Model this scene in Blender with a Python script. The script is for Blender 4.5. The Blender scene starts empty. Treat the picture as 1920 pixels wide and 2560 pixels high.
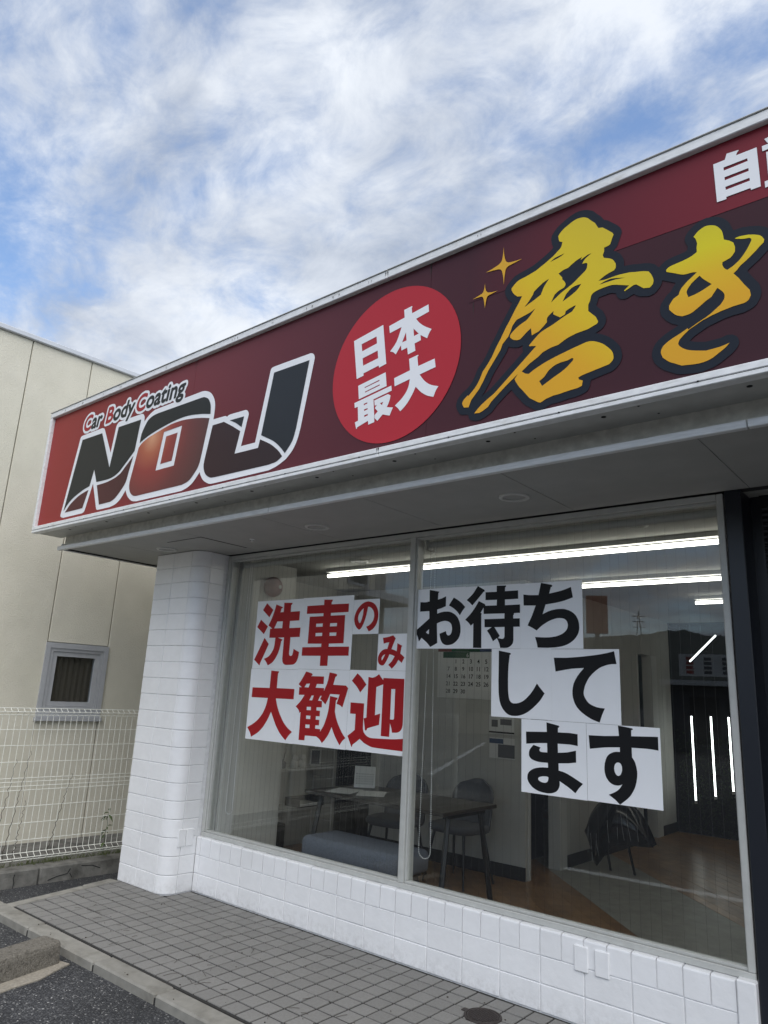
import bpy, bmesh, math, random
from mathutils import Vector, Matrix, geometry
from math import radians, sin, cos, tan, pi

random.seed(7)
S = bpy.context.scene
COL = S.collection

# ------------------------------------------------------------------ camera
CAM_Z = 1.5
cam_d = bpy.data.cameras.new('camera')
cam = bpy.data.objects.new('camera', cam_d)
COL.objects.link(cam)
S.camera = cam
cam_d.sensor_fit = 'VERTICAL'
cam_d.sensor_height = 36.0
cam_d.lens = 25.2404
cam_d.clip_start = 0.05
cam_d.clip_end = 3000
cam.matrix_world = Matrix(((0.771295, 0.120093, 0.625045, 0.000000), (0.634693, -0.218612, -0.741197, 0.000000), (0.047630, 0.968394, -0.244836, 1.500000), (0, 0, 0, 1)))

# ------------------------------------------------------------------ sky, sun, exposure
SUN_EL, SUN_AZ = radians(52), radians(130)      # azimuth measured clockwise from +Y
W = bpy.data.worlds.new('World')
S.world = W
W.use_nodes = True
nt = W.node_tree
nt.nodes.clear()
def wn(t, **kw):
    n = nt.nodes.new(t)
    for k, v in kw.items(): setattr(n, k, v)
    return n
def math_(op, a, b=None, tree=None):
    n = (tree or nt).nodes.new('ShaderNodeMath'); n.operation = op
    for i, v in enumerate((a, b)):
        if v is None: continue
        if isinstance(v, (int, float)): n.inputs[i].default_value = v
        else: (tree or nt).links.new(v, n.inputs[i])
    return n.outputs[0]
sky = wn('ShaderNodeTexSky', sky_type='NISHITA')
sky.sun_disc = False
sky.sun_elevation = SUN_EL
sky.sun_rotation = SUN_AZ
sky.air_density = 1.0; sky.dust_density = 0.6; sky.ozone_density = 2.0
tc = wn('ShaderNodeTexCoord')
sep = wn('ShaderNodeSeparateXYZ'); nt.links.new(tc.outputs['Generated'], sep.inputs[0])
zc = math_('ADD', math_('MAXIMUM', sep.outputs[2], 0.0), 0.22)
cmb = wn('ShaderNodeCombineXYZ')
nt.links.new(math_('DIVIDE', sep.outputs[0], zc), cmb.inputs[0])
nt.links.new(math_('DIVIDE', sep.outputs[1], zc), cmb.inputs[1])
mp = wn('ShaderNodeMapping'); nt.links.new(cmb.outputs[0], mp.inputs[0])
mp.inputs['Location'].default_value = (44.4, 61.7, 0)
mp.inputs['Rotation'].default_value = (0, 0, radians(25))
mp.inputs['Scale'].default_value = (1.0, 1.25, 1)
n1 = wn('ShaderNodeTexNoise'); nt.links.new(mp.outputs[0], n1.inputs['Vector'])
n1.inputs['Scale'].default_value = 1.7; n1.inputs['Detail'].default_value = 13
n1.inputs['Roughness'].default_value = 0.64; n1.inputs['Distortion'].default_value = 0.15
r1 = wn('ShaderNodeValToRGB'); n3 = wn('ShaderNodeTexNoise'); nt.links.new(mp.outputs[0], n3.inputs['Vector'])
n3.inputs['Scale'].default_value = 7.5; n3.inputs['Detail'].default_value = 9; n3.inputs['Roughness'].default_value = 0.62; n3.inputs['Distortion'].default_value = 0.5
nt.links.new(math_('ADD', math_('MULTIPLY', n1.outputs['Fac'], 0.74), math_('MULTIPLY', n3.outputs['Fac'], 0.26)), r1.inputs[0])
r1.color_ramp.elements[0].position = 0.345; r1.color_ramp.elements[1].position = 0.57
r1.color_ramp.interpolation = 'EASE'
n2 = wn('ShaderNodeTexNoise'); nt.links.new(mp.outputs[0], n2.inputs['Vector'])
n2.inputs['Scale'].default_value = 2.3; n2.inputs['Detail'].default_value = 10; n2.inputs['Roughness'].default_value = 0.55
n2.inputs['Distortion'].default_value = 0.4
r2 = wn('ShaderNodeValToRGB'); nt.links.new(math_('ADD', math_('MULTIPLY', n2.outputs['Fac'], 0.72), math_('MULTIPLY', n3.outputs['Fac'], 0.28)), r2.inputs[0])
r2.color_ramp.elements[0].position = 0.38; r2.color_ramp.elements[0].color = (1.8, 2.06, 2.55, 1)
r2.color_ramp.elements[1].position = 0.60; r2.color_ramp.elements[1].color = (3.55, 3.75, 4.05, 1)
mix = wn('ShaderNodeMixRGB')
nt.links.new(r1.outputs[0], mix.inputs[0])
nt.links.new(sky.outputs[0], mix.inputs[1])
nt.links.new(r2.outputs[0], mix.inputs[2])
bg = wn('ShaderNodeBackground'); bg.inputs[1].default_value = 0.138
nt.links.new(mix.outputs[0], bg.inputs[0])
out = wn('ShaderNodeOutputWorld'); nt.links.new(bg.outputs[0], out.inputs[0])

sun_d = bpy.data.lights.new('sun', 'SUN')
sun_d.energy = 1.5; sun_d.angle = radians(60); sun_d.color = (1.0, 0.97, 0.93)
sun = bpy.data.objects.new('sun', sun_d)
COL.objects.link(sun)
sdir = Vector((sin(SUN_AZ)*cos(SUN_EL), cos(SUN_AZ)*cos(SUN_EL), sin(SUN_EL)))
sun.rotation_euler = sdir.to_track_quat('Z', 'Y').to_euler()

S.view_settings.view_transform = 'Standard'
S.view_settings.look = 'None'
S.view_settings.exposure = 0.86
S.view_settings.gamma = 1.0
S.view_settings.use_curve_mapping = False

# ------------------------------------------------------------------ materials
def mat(name, col, rough=0.6, var=0.0, scale=3.0, col2=None, c2pos=(0.45, 0.7), bump=0.0, bscale=60.0, rnd=0.0, spec=0.5,
        metal=0.0, stretch=None, detail=6.0, bdetail=4.0):
    """col with noise variation, an optional second colour in patches, fine relief and a value offset per object"""
    m = bpy.data.materials.new(name); m.use_nodes = True
    t = m.node_tree; b = t.nodes['Principled BSDF']
    b.inputs['Roughness'].default_value = rough
    b.inputs['Metallic'].default_value = metal
    b.inputs['Specular IOR Level'].default_value = spec
    g = t.nodes.new('ShaderNodeNewGeometry')
    pos = g.outputs['Position']
    if stretch:
        mpn = t.nodes.new('ShaderNodeMapping'); t.links.new(pos, mpn.inputs[0]); mpn.inputs['Scale'].default_value = stretch
        pos = mpn.outputs[0]
    c = t.nodes.new('ShaderNodeRGB'); c.outputs[0].default_value = (*col, 1); cur = c.outputs[0]
    if var or col2:
        n = t.nodes.new('ShaderNodeTexNoise'); t.links.new(pos, n.inputs['Vector'])
        n.inputs['Scale'].default_value = scale; n.inputs['Detail'].default_value = detail; n.inputs['Roughness'].default_value = 0.6
        if col2:
            r = t.nodes.new('ShaderNodeValToRGB'); t.links.new(n.outputs['Fac'], r.inputs[0])
            r.color_ramp.elements[0].position, r.color_ramp.elements[1].position = c2pos
            mx = t.nodes.new('ShaderNodeMixRGB'); t.links.new(r.outputs[0], mx.inputs[0]); t.links.new(cur, mx.inputs[1])
            mx.inputs[2].default_value = (*col2, 1); cur = mx.outputs[0]
        if var:
            n3 = t.nodes.new('ShaderNodeTexNoise'); t.links.new(pos, n3.inputs['Vector'])
            n3.inputs['Scale'].default_value = scale*2.7; n3.inputs['Detail'].default_value = detail
            mr = t.nodes.new('ShaderNodeMapRange'); t.links.new(n3.outputs['Fac'], mr.inputs[0])
            mr.inputs[1].default_value = 0.3; mr.inputs[2].default_value = 0.7
            mr.inputs[3].default_value = 1-var; mr.inputs[4].default_value = 1+var
            mx = t.nodes.new('ShaderNodeMixRGB'); mx.blend_type = 'MULTIPLY'; mx.inputs[0].default_value = 1
            t.links.new(cur, mx.inputs[1]); t.links.new(mr.outputs[0], mx.inputs[2]); cur = mx.outputs[0]
    if rnd:
        oi = t.nodes.new('ShaderNodeObjectInfo')
        mr = t.nodes.new('ShaderNodeMapRange'); t.links.new(oi.outputs['Random'], mr.inputs[0])
        mr.inputs[3].default_value = 1-rnd; mr.inputs[4].default_value = 1+rnd
        mx = t.nodes.new('ShaderNodeMixRGB'); mx.blend_type = 'MULTIPLY'; mx.inputs[0].default_value = 1
        t.links.new(cur, mx.inputs[1]); t.links.new(mr.outputs[0], mx.inputs[2]); cur = mx.outputs[0]
    t.links.new(cur, b.inputs['Base Color'])
    if bump:
        n = t.nodes.new('ShaderNodeTexNoise'); t.links.new(pos, n.inputs['Vector'])
        n.inputs['Scale'].default_value = bscale; n.inputs['Detail'].default_value = bdetail
        bp = t.nodes.new('ShaderNodeBump'); bp.inputs['Strength'].default_value = bump; bp.inputs['Distance'].default_value = 0.01
        t.links.new(n.outputs['Fac'], bp.inputs['Height']); t.links.new(bp.outputs[0], b.inputs['Normal'])
    return m

def emit(name, col, strength):
    m = bpy.data.materials.new(name); m.use_nodes = True
    b = m.node_tree.nodes['Principled BSDF']
    b.inputs['Base Color'].default_value = (0.8, 0.8, 0.8, 1)
    b.inputs['Emission Color'].default_value = (*col, 1); b.inputs['Emission Strength'].default_value = strength
    return m

def ramp_mat(name, axis, stops, rough=0.35, spec=0.22, slant=0.0):
    """flat print whose colour runs along one world axis"""
    m = bpy.data.materials.new(name); m.use_nodes = True
    t = m.node_tree; b = t.nodes['Principled BSDF']
    b.inputs['Roughness'].default_value = rough; b.inputs['Specular IOR Level'].default_value = spec
    g = t.nodes.new('ShaderNodeNewGeometry'); sp = t.nodes.new('ShaderNodeSeparateXYZ'); t.links.new(g.outputs['Position'], sp.inputs[0])
    lo, hi = stops[0][0], stops[-1][0]
    mr = t.nodes.new('ShaderNodeMapRange'); src = sp.outputs[axis]
    if slant:       # print whose gradient runs at a slant across the character
        ad = t.nodes.new('ShaderNodeMath'); ad.operation = 'MULTIPLY_ADD'; t.links.new(sp.outputs[0], ad.inputs[0])
        ad.inputs[1].default_value = slant; ad.inputs[2].default_value = 1.2*slant
        a2 = t.nodes.new('ShaderNodeMath'); a2.operation = 'ADD'; t.links.new(ad.outputs[0], a2.inputs[0]); t.links.new(src, a2.inputs[1]); src = a2.outputs[0]
    t.links.new(src, mr.inputs[0])
    mr.inputs[1].default_value = lo; mr.inputs[2].default_value = hi
    r = t.nodes.new('ShaderNodeValToRGB'); t.links.new(mr.outputs[0], r.inputs[0])
    els = r.color_ramp.elements
    while len(els) < len(stops): els.new(0.5)
    for e, (p, c) in zip(els, stops): e.position = (p-lo)/(hi-lo); e.color = (*c, 1)
    t.links.new(r.outputs[0], b.inputs['Base Color'])
    return m

def glass_mat(name, tint=(0.955, 0.968, 0.962)):
    m = bpy.data.materials.new(name); m.use_nodes = True
    t = m.node_tree; t.nodes.clear()
    o = t.nodes.new('ShaderNodeOutputMaterial'); mx = t.nodes.new('ShaderNodeMixShader')
    tr = t.nodes.new('ShaderNodeBsdfTransparent'); tr.inputs[0].default_value = (*tint, 1)
    gl = t.nodes.new('ShaderNodeBsdfGlossy'); gl.inputs['Roughness'].default_value = 0.0
    gl.inputs[0].default_value = (0.95, 0.97, 1, 1)
    fr = t.nodes.new('ShaderNodeFresnel')      # the same reflectance from either face of the thin pane
    gm = t.nodes.new('ShaderNodeNewGeometry'); io = t.nodes.new('ShaderNodeMapRange'); t.links.new(gm.outputs['Backfacing'], io.inputs[0])
    io.inputs[3].default_value = 1.5; io.inputs[4].default_value = 1/1.5; t.links.new(io.outputs[0], fr.inputs[0])
    t.links.new(fr.outputs[0], mx.inputs[0]); t.links.new(tr.outputs[0], mx.inputs[1]); t.links.new(gl.outputs[0], mx.inputs[2])
    t.links.new(mx.outputs[0], o.inputs[0])
    return m

def asphalt_mat():
    m = bpy.data.materials.new('asphalt'); m.use_nodes = True
    t = m.node_tree; b = t.nodes['Principled BSDF']; b.inputs['Roughness'].default_value = 0.75
    g = t.nodes.new('ShaderNodeNewGeometry')
    v = t.nodes.new('ShaderNodeTexVoronoi'); v.inputs['Scale'].default_value = 135; t.links.new(g.outputs['Position'], v.inputs['Vector'])
    v.inputs['Randomness'].default_value = 1
    hs = t.nodes.new('ShaderNodeSeparateColor'); t.links.new(v.outputs['Color'], hs.inputs[0])
    r = t.nodes.new('ShaderNodeValToRGB'); t.links.new(hs.outputs[0], r.inputs[0])
    els = r.color_ramp.elements
    els[0].position = 0; els[0].color = (0.016, 0.017, 0.019, 1); els[1].position = 1; els[1].color = (0.40, 0.39, 0.37, 1)
    for p, c in ((0.6, (0.036, 0.037, 0.04)), (0.86, (0.075, 0.076, 0.078)), (0.975, (0.13, 0.13, 0.128))):
        e = els.new(p); e.color = (*c, 1)
    n = t.nodes.new('ShaderNodeTexNoise'); n.inputs['Scale'].default_value = 2.2; n.inputs['Detail'].default_value = 7
    t.links.new(g.outputs['Position'], n.inputs['Vector'])
    mr = t.nodes.new('ShaderNodeMapRange'); t.links.new(n.outputs['Fac'], mr.inputs[0])
    mr.inputs[1].default_value = 0.3; mr.inputs[2].default_value = 0.7; mr.inputs[3].default_value = 0.75; mr.inputs[4].default_value = 1.25
    mx = t.nodes.new('ShaderNodeMixRGB'); mx.blend_type = 'MULTIPLY'; mx.inputs[0].default_value = 1
    t.links.new(r.outputs[0], mx.inputs[1]); t.links.new(mr.outputs[0], mx.inputs[2]); t.links.new(mx.outputs[0], b.inputs['Base Color'])
    bp = t.nodes.new('ShaderNodeBump'); bp.inputs['Strength'].default_value = 0.9; bp.inputs['Distance'].default_value = 0.006
    bp.invert = True
    t.links.new(v.outputs['Distance'], bp.inputs['Height']); t.links.new(bp.outputs[0], b.inputs['Normal'])
    return m

M = {}
M['asphalt'] = asphalt_mat()
M['paver'] = mat('paver', (0.225, 0.220, 0.208), 0.8, 0.07, 70, rnd=0.07, bump=0.25, bscale=500, col2=(0.19, 0.183, 0.168), c2pos=(0.35, 0.7))
M['mortar'] = mat('mortar', (0.028, 0.027, 0.025), 0.95, 0.3, 20, bump=0.3, bscale=200)
M['kerb'] = mat('kerb_concrete', (0.255, 0.245, 0.215), 0.9, 0.14, 6, col2=(0.17, 0.16, 0.135), c2pos=(0.5, 0.72), bump=0.35, bscale=260, rnd=0.06)
M['old_conc'] = mat('weathered_concrete', (0.15, 0.145, 0.13), 0.95, 0.25, 5, col2=(0.06, 0.058, 0.05), c2pos=(0.48, 0.68), bump=0.5, bscale=90)
M['stop_conc'] = mat('pebbly_concrete', (0.17, 0.155, 0.128), 0.95, 0.28, 45, col2=(0.09, 0.08, 0.065), c2pos=(0.52, 0.7), bump=1.0, bscale=120, detail=3)
M['plinth'] = mat('pale_mortar', (0.30, 0.27, 0.22), 0.95, 0.2, 30, bump=0.5, bscale=150)
M['wtile'] = mat('white_tile', (0.83, 0.832, 0.838), 0.40, 0.025, 5, rnd=0.022, bump=0.22, bscale=30, bdetail=6)
def grime_at_base(m, z0, z1, col, amount):
    """splashed dirt that has settled low on a wall, broken up by noise"""
    t = m.node_tree; b = t.nodes['Principled BSDF']; src = b.inputs['Base Color'].links[0].from_socket
    g = t.nodes.new('ShaderNodeNewGeometry'); sp = t.nodes.new('ShaderNodeSeparateXYZ'); t.links.new(g.outputs['Position'], sp.inputs[0])
    mr = t.nodes.new('ShaderNodeMapRange'); t.links.new(sp.outputs[2], mr.inputs[0])
    mr.inputs[1].default_value = z0; mr.inputs[2].default_value = z1; mr.inputs[3].default_value = 1; mr.inputs[4].default_value = 0
    n = t.nodes.new('ShaderNodeTexNoise'); t.links.new(g.outputs['Position'], n.inputs['Vector']); n.inputs['Scale'].default_value = 26; n.inputs['Detail'].default_value = 9; n.inputs['Roughness'].default_value = 0.7
    r = t.nodes.new('ShaderNodeValToRGB'); t.links.new(n.outputs['Fac'], r.inputs[0]); r.color_ramp.elements[0].position = 0.44; r.color_ramp.elements[1].position = 0.72
    f = math_('MULTIPLY', math_('MULTIPLY', mr.outputs[0], r.outputs[0], t), amount, t)
    n2 = t.nodes.new('ShaderNodeTexNoise'); t.links.new(g.outputs['Position'], n2.inputs['Vector']); n2.inputs['Scale'].default_value = 1.7; n2.inputs['Detail'].default_value = 8
    r2 = t.nodes.new('ShaderNodeValToRGB'); t.links.new(n2.outputs['Fac'], r2.inputs[0]); r2.color_ramp.elements[0].position = 0.55; r2.color_ramp.elements[1].position = 0.85
    f2 = math_('ADD', f, math_('MULTIPLY', r2.outputs[0], 0.10, t), t)
    mx = t.nodes.new('ShaderNodeMixRGB'); t.links.new(f2, mx.inputs[0]); t.links.new(src, mx.inputs[1]); mx.inputs[2].default_value = (*col, 1)
    t.links.new(mx.outputs[0], b.inputs['Base Color'])
grime_at_base(M['wtile'], 0.0, 0.11, (0.25, 0.23, 0.20), 0.42)
M['wjoint'] = mat('white_joint', (0.74, 0.742, 0.748), 0.7, 0.1, 12)
M['alu'] = mat('painted_aluminium', (0.47, 0.475, 0.45), 0.45, 0.05, 8)
M['alu_dark'] = mat('shadowed_rubber_seal', (0.10, 0.10, 0.095), 0.6)  # seal grey with shadow put into its colour
M['soffit'] = mat('soffit_board', (0.37, 0.37, 0.355), 0.7, 0.05, 2.5)
M['soffit_gap'] = mat('soffit_gap', (0.05, 0.05, 0.05), 0.9)
M['fascia'] = mat('fascia_mortar', (0.55, 0.535, 0.48), 0.85, 0.14, 8, bump=0.35, bscale=40, col2=(0.42, 0.40, 0.35), c2pos=(0.52, 0.7))
M['lip'] = mat('lip_metal', (0.72, 0.73, 0.73), 0.4, 0.1, 6, stretch=(1, 8, 8))
M['sign_rail'] = mat('sign_rail_metal', (0.74, 0.75, 0.75), 0.38, 0.10, 7, col2=(0.60, 0.59, 0.56), c2pos=(0.55, 0.75), stretch=(1, 3, 3))
M['grime'] = mat('grime', (0.05, 0.047, 0.043), 0.9)
M['sign_steel'] = mat('sign_underside_steel', (0.45, 0.45, 0.43), 0.5, 0.08, 4)
M['black'] = mat('black', (0.012, 0.012, 0.013), 0.6)
M['hole'] = mat('hole', (0.008, 0.008, 0.008), 0.9)
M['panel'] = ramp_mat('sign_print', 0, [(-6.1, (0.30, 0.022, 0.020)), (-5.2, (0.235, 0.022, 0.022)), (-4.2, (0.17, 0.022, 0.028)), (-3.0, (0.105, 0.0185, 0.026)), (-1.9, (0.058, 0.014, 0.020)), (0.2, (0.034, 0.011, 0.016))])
M['band'] = ramp_mat('sign_band_print', 0, [(-1.75, (0.054, 0.0138, 0.0195)), (-1.15, (0.11, 0.014, 0.022)), (-0.45, (0.18, 0.016, 0.026)), (0.6, (0.25, 0.016, 0.03))])
M['p_white'] = mat('print_white', (0.78, 0.79, 0.81), 0.4, spec=0.22)
M['p_dark'] = mat('print_charcoal', (0.018, 0.020, 0.019), 0.4, spec=0.22)
M['p_dark2'] = mat('print_slate', (0.020, 0.024, 0.029), 0.38, spec=0.22)
M['p_maroon'] = ramp_mat('print_maroon', 0, [(-5.75, (0.075, 0.018, 0.016)), (-5.2, (0.085, 0.020, 0.02)), (-4.3, (0.045, 0.016, 0.018)), (-3.2, (0.03, 0.017, 0.019))])
M['p_red'] = mat('print_red', (0.42, 0.024, 0.036), 0.4, spec=0.22)
M['p_red2'] = mat('print_letter_red', (0.33, 0.02, 0.024), 0.4, spec=0.22)
M['p_gold'] = ramp_mat('print_gold', 2, [(2.73, (0.66, 0.33, 0.022)), (3.0, (0.70, 0.37, 0.02)), (3.12, (0.70, 0.44, 0.02)), (3.24, (0.66, 0.56, 0.018)), (3.34, (0.60, 0.52, 0.022)), (3.6, (0.58, 0.47, 0.025))])
M['p_amber'] = mat('print_amber', (0.66, 0.36, 0.03), 0.4, spec=0.22)
M['p_gold_slant'] = ramp_mat('print_gold_slant', 2, [(2.4, (0.68, 0.34, 0.022)), (2.9, (0.70, 0.37, 0.02)), (3.15, (0.69, 0.48, 0.018)), (3.42, (0.65, 0.49, 0.022)), (3.7, (0.60, 0.46, 0.03))], slant=1.0)
M['p_navy'] = mat('print_navy', (0.0105, 0.0145, 0.023), 0.4, spec=0.22)
M['poster'] = mat('poster_paper', (0.86, 0.87, 0.885), 0.55, 0.02, 3)
M['ink_red'] = mat('ink_red', (0.38, 0.012, 0.016), 0.5, spec=0.2)
M['ink_black'] = mat('ink_black', (0.010, 0.010, 0.011), 0.5, spec=0.2)
M['stucco'] = mat('cream_stucco', (0.64, 0.605, 0.50), 0.9, 0.04, 1.6, col2=(0.60, 0.57, 0.46), c2pos=(0.42, 0.75), bump=0.5, bscale=110, rnd=0.02)
M['stucco_gap'] = mat('stucco_sealant', (0.42, 0.41, 0.37), 0.9)
M['flash'] = mat('roof_flashing', (0.55, 0.57, 0.60), 0.4, 0.05, 2)
M['grey_alu'] = mat('grey_aluminium', (0.40, 0.405, 0.415), 0.4, 0.05, 6, spec=0.5)
M['wire'] = mat('coated_wire', (0.80, 0.80, 0.72), 0.5, 0.12, 30)
M['curtain'] = mat('brown_curtain', (0.19, 0.145, 0.115), 0.9, 0.2, 12, stretch=(1, 6, 0.6))
M['glass'] = glass_mat('window_glass')
M['glass2'] = glass_mat('small_window_glass', (0.75, 0.78, 0.78))
M['gwire'] = mat('glass_wire', (0.06, 0.06, 0.06), 0.5)
M['in_wall'] = mat('interior_wallpaper', (0.48, 0.475, 0.44), 0.85, 0.04, 3, bump=0.1, bscale=200)
M['in_ceil'] = mat('interior_ceiling', (0.33, 0.33, 0.30), 0.9, 0.03, 3)
M['skirt'] = mat('black_skirting', (0.015, 0.015, 0.016), 0.5)
M['door_dark'] = mat('dark_doorway', (0.008, 0.008, 0.009), 0.7, spec=0.15)  # near-black for the shade inside doorways, also the dark far wall
M['jamb'] = mat('white_jamb', (0.55, 0.55, 0.52), 0.5)
M['plank'] = mat('floor_plank', (0.27, 0.15, 0.066), 0.32, 0.25, 4, col2=(0.20, 0.105, 0.045), c2pos=(0.4, 0.7), rnd=0.14)
M['vinyl'] = mat('grey_vinyl', (0.30, 0.295, 0.26), 0.4, 0.12, 5, col2=(0.25, 0.245, 0.215))
M['subfloor'] = mat('subfloor', (0.02, 0.015, 0.01), 0.9)
M['tube'] = emit('lit_tube', (1.0, 0.98, 0.90), 4.0)
M['led'] = emit('lit_led_bar', (0.93, 1.0, 0.98), 3.0)
M['navy_frame'] = mat('navy_black_frame', (0.010, 0.012, 0.018), 0.35)
M['slatted_panel'] = mat('black_shutter', (0.010, 0.0105, 0.012), 0.35)
M['fabric'] = mat('grey_blue_fabric', (0.115, 0.128, 0.155), 0.9, 0.25, 60, bump=0.3, bscale=400)
M['chair'] = mat('dark_grey_fabric', (0.105, 0.108, 0.117), 0.9, 0.25, 60, bump=0.3, bscale=400)
M['leg'] = mat('black_metal', (0.010, 0.010, 0.011), 0.4)
M['table'] = mat('dark_table_top', (0.040, 0.034, 0.029), 0.35, 0.3, 6, stretch=(1, 8, 1))
M['wh_paint'] = mat('white_paint', (0.55, 0.55, 0.53), 0.5)
M['paper'] = mat('white_paper', (0.66, 0.66, 0.64), 0.7)
M['bell'] = mat('red_alarm', (0.10, 0.003, 0.004), 0.35)
M['bead'] = mat('chain_bead', (0.75, 0.76, 0.76), 0.35)
M['blind'] = mat('blind_tube', (0.42, 0.42, 0.40), 0.6)
M['carbon'] = mat('black_car_paint', (0.006, 0.006, 0.007), 0.12)
M['iron'] = mat('rusty_iron', (0.035, 0.027, 0.024), 0.7, 0.3, 60, bump=0.4, bscale=160)
M['ivy'] = mat('dark_ivy', (0.020, 0.030, 0.012), 0.8, 0.4, 14, spec=0.2)
M['green'] = mat('leaf_green', (0.055, 0.085, 0.022), 0.7, 0.4, 14, rnd=0.2)
M['dry'] = mat('dry_vine', (0.055, 0.045, 0.032), 0.9, 0.3, 30)
M['grassm'] = mat('grass_blades', (0.085, 0.10, 0.035), 0.8, 0.5, 9)
M['hill'] = mat('wooded_hill', (0.035, 0.045, 0.04), 1.0, 0.3, 0.02)
M['b_beige'] = mat('beige_render', (0.40, 0.36, 0.29), 0.9, 0.05, 1)
M['b_dark'] = mat('dark_cladding', (0.07, 0.075, 0.085), 0.7, 0.1, 1)
M['b_white'] = mat('white_board', (0.62, 0.63, 0.62), 0.6)
M['b_red'] = mat('red_panel', (0.30, 0.035, 0.025), 0.5)
M['b_glass'] = mat('dark_pane', (0.03, 0.033, 0.036), 0.1)
M['cal_green'] = mat('calendar_green', (0.012, 0.075, 0.03), 0.6)
M['dishred'] = mat('muted_red', (0.20, 0.06, 0.05), 0.6)
M['print_blue'] = mat('print_blue', (0.04, 0.07, 0.14), 0.6)
M['print_grey'] = mat('print_grey', (0.10, 0.10, 0.105), 0.6)

# ------------------------------------------------------------------ mesh helpers
class MB:
    def __init__(self): self.v = []; self.f = []
    def poly(self, pts):
        n = len(self.v); self.v += [tuple(p) for p in pts]; self.f.append(tuple(range(n, n+len(pts))))
    def box(self, x0, x1, y0, y1, z0, z1):
        n = len(self.v)
        self.v += [(x, y, z) for z in (z0, z1) for y in (y0, y1) for x in (x0, x1)]
        self.f += [tuple(n+i for i in q) for q in ((0, 2, 3, 1), (4, 5, 7, 6), (0, 1, 5, 4), (2, 6, 7, 3), (0, 4, 6, 2), (1, 3, 7, 5))]
        return self
    def cbox(self, x0, x1, y0, y1, z0, z1, c=0.003):
        """box with all edges chamfered"""
        bm = bmesh.new(); bmesh.ops.create_cube(bm, size=1)
        for v in bm.verts: v.co = ((x0+x1)/2+v.co.x*(x1-x0), (y0+y1)/2+v.co.y*(y1-y0), (z0+z1)/2+v.co.z*(z1-z0))
        bmesh.ops.bevel(bm, geom=list(bm.edges), offset=c, segments=1, affect='EDGES', profile=0.5)
        self.add(bm); return self
    def add(self, bm, mtx=None):
        n = len(self.v)
        bm.verts.index_update()
        self.v += [tuple(mtx @ v.co if mtx else v.co) for v in bm.verts]
        self.f += [tuple(n+v.index for v in f.verts) for f in bm.faces]
        bm.free(); return self
    def tube(self, pts, r, seg=8, closed=False, caps=True):
        pts = [Vector(p) for p in pts]; n0 = len(self.v); N = len(pts); up0 = None
        for i, p in enumerate(pts):
            a = pts[i-1] if (i > 0 or closed) else p; b = pts[(i+1) % N] if (i < N-1 or closed) else p
            d = (b-a).normalized()
            if up0 is None: up0 = d.orthogonal().normalized()
            up = (up0 - d*up0.dot(d)); up = up.normalized() if up.length > 1e-4 else d.orthogonal().normalized()
            up0 = up; sd = d.cross(up); rr = r[i] if isinstance(r, (list, tuple)) else r
            for k in range(seg):
                w = 2*pi*k/seg; self.v.append(tuple(p+up*cos(w)*rr+sd*sin(w)*rr))
        for i in range(N if closed else N-1):
            for k in range(seg):
                a = n0+i*seg; b = n0+((i+1) % N)*seg; k2 = (k+1) % seg
                self.f.append((a+k, a+k2, b+k2, b+k))
        if caps and not closed:
            self.f.append(tuple(n0+k for k in range(seg))[::-1]); self.f.append(tuple(n0+(N-1)*seg+k for k in range(seg)))
        return self
    def lathe(self, prof, cx, cy, cz=0, seg=24, axis='z'):
        n0 = len(self.v)
        for r, z in prof:
            for k in range(seg):
                w = 2*pi*k/seg
                self.v.append((cx+r*cos(w), cy+r*sin(w), cz+z))
        for i in range(len(prof)-1):
            for k in range(seg):
                k2 = (k+1) % seg; self.f.append((n0+i*seg+k, n0+i*seg+k2, n0+(i+1)*seg+k2, n0+(i+1)*seg+k))
        self.f.append(tuple(n0+k for k in range(seg))[::-1]); self.f.append(tuple(n0+(len(prof)-1)*seg+k for k in range(seg)))
        return self
    def prism(self, pts, z0, z1, c=0.0):
        """vertical prism over a plan polygon, top edge chamfered by c"""
        n = len(self.v); k = len(pts); cx = sum(p[0] for p in pts)/k; cy = sum(p[1] for p in pts)/k
        rings = [(0, z0), (0, z1-c), (c, z1)] if c else [(0, z0), (0, z1)]
        for ins, z in rings:
            for p in pts:
                d = Vector((p[0]-cx, p[1]-cy)); L = d.length
                q = d*(max(L-ins*1.4, 0)/L) if L else d
                self.v.append((cx+q.x, cy+q.y, z))
        for i in range(len(rings)-1):
            for j in range(k):
                a = n+i*k+j; b = n+i*k+(j+1) % k; self.f.append((a, b, b+k, a+k))
        self.f.append(tuple(n+(len(rings)-1)*k+j for j in range(k))); self.f.append(tuple(n+j for j in range(k))[::-1])
        return self
    def mesh(self, name, m, smooth=False):
        me = bpy.data.meshes.new(name); me.from_pydata(self.v, [], self.f); me.validate()
        bm = bmesh.new(); bm.from_mesh(me); bmesh.ops.recalc_face_normals(bm, faces=bm.faces); bm.to_mesh(me); bm.free()
        me.materials.append(m)
        if smooth:
            for p in me.polygons: p.use_smooth = True
        return me
    def build(self, name, m, parent=None, smooth=False, loc=None):
        return link(name, self.mesh(name, m, smooth), parent, loc)

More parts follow.
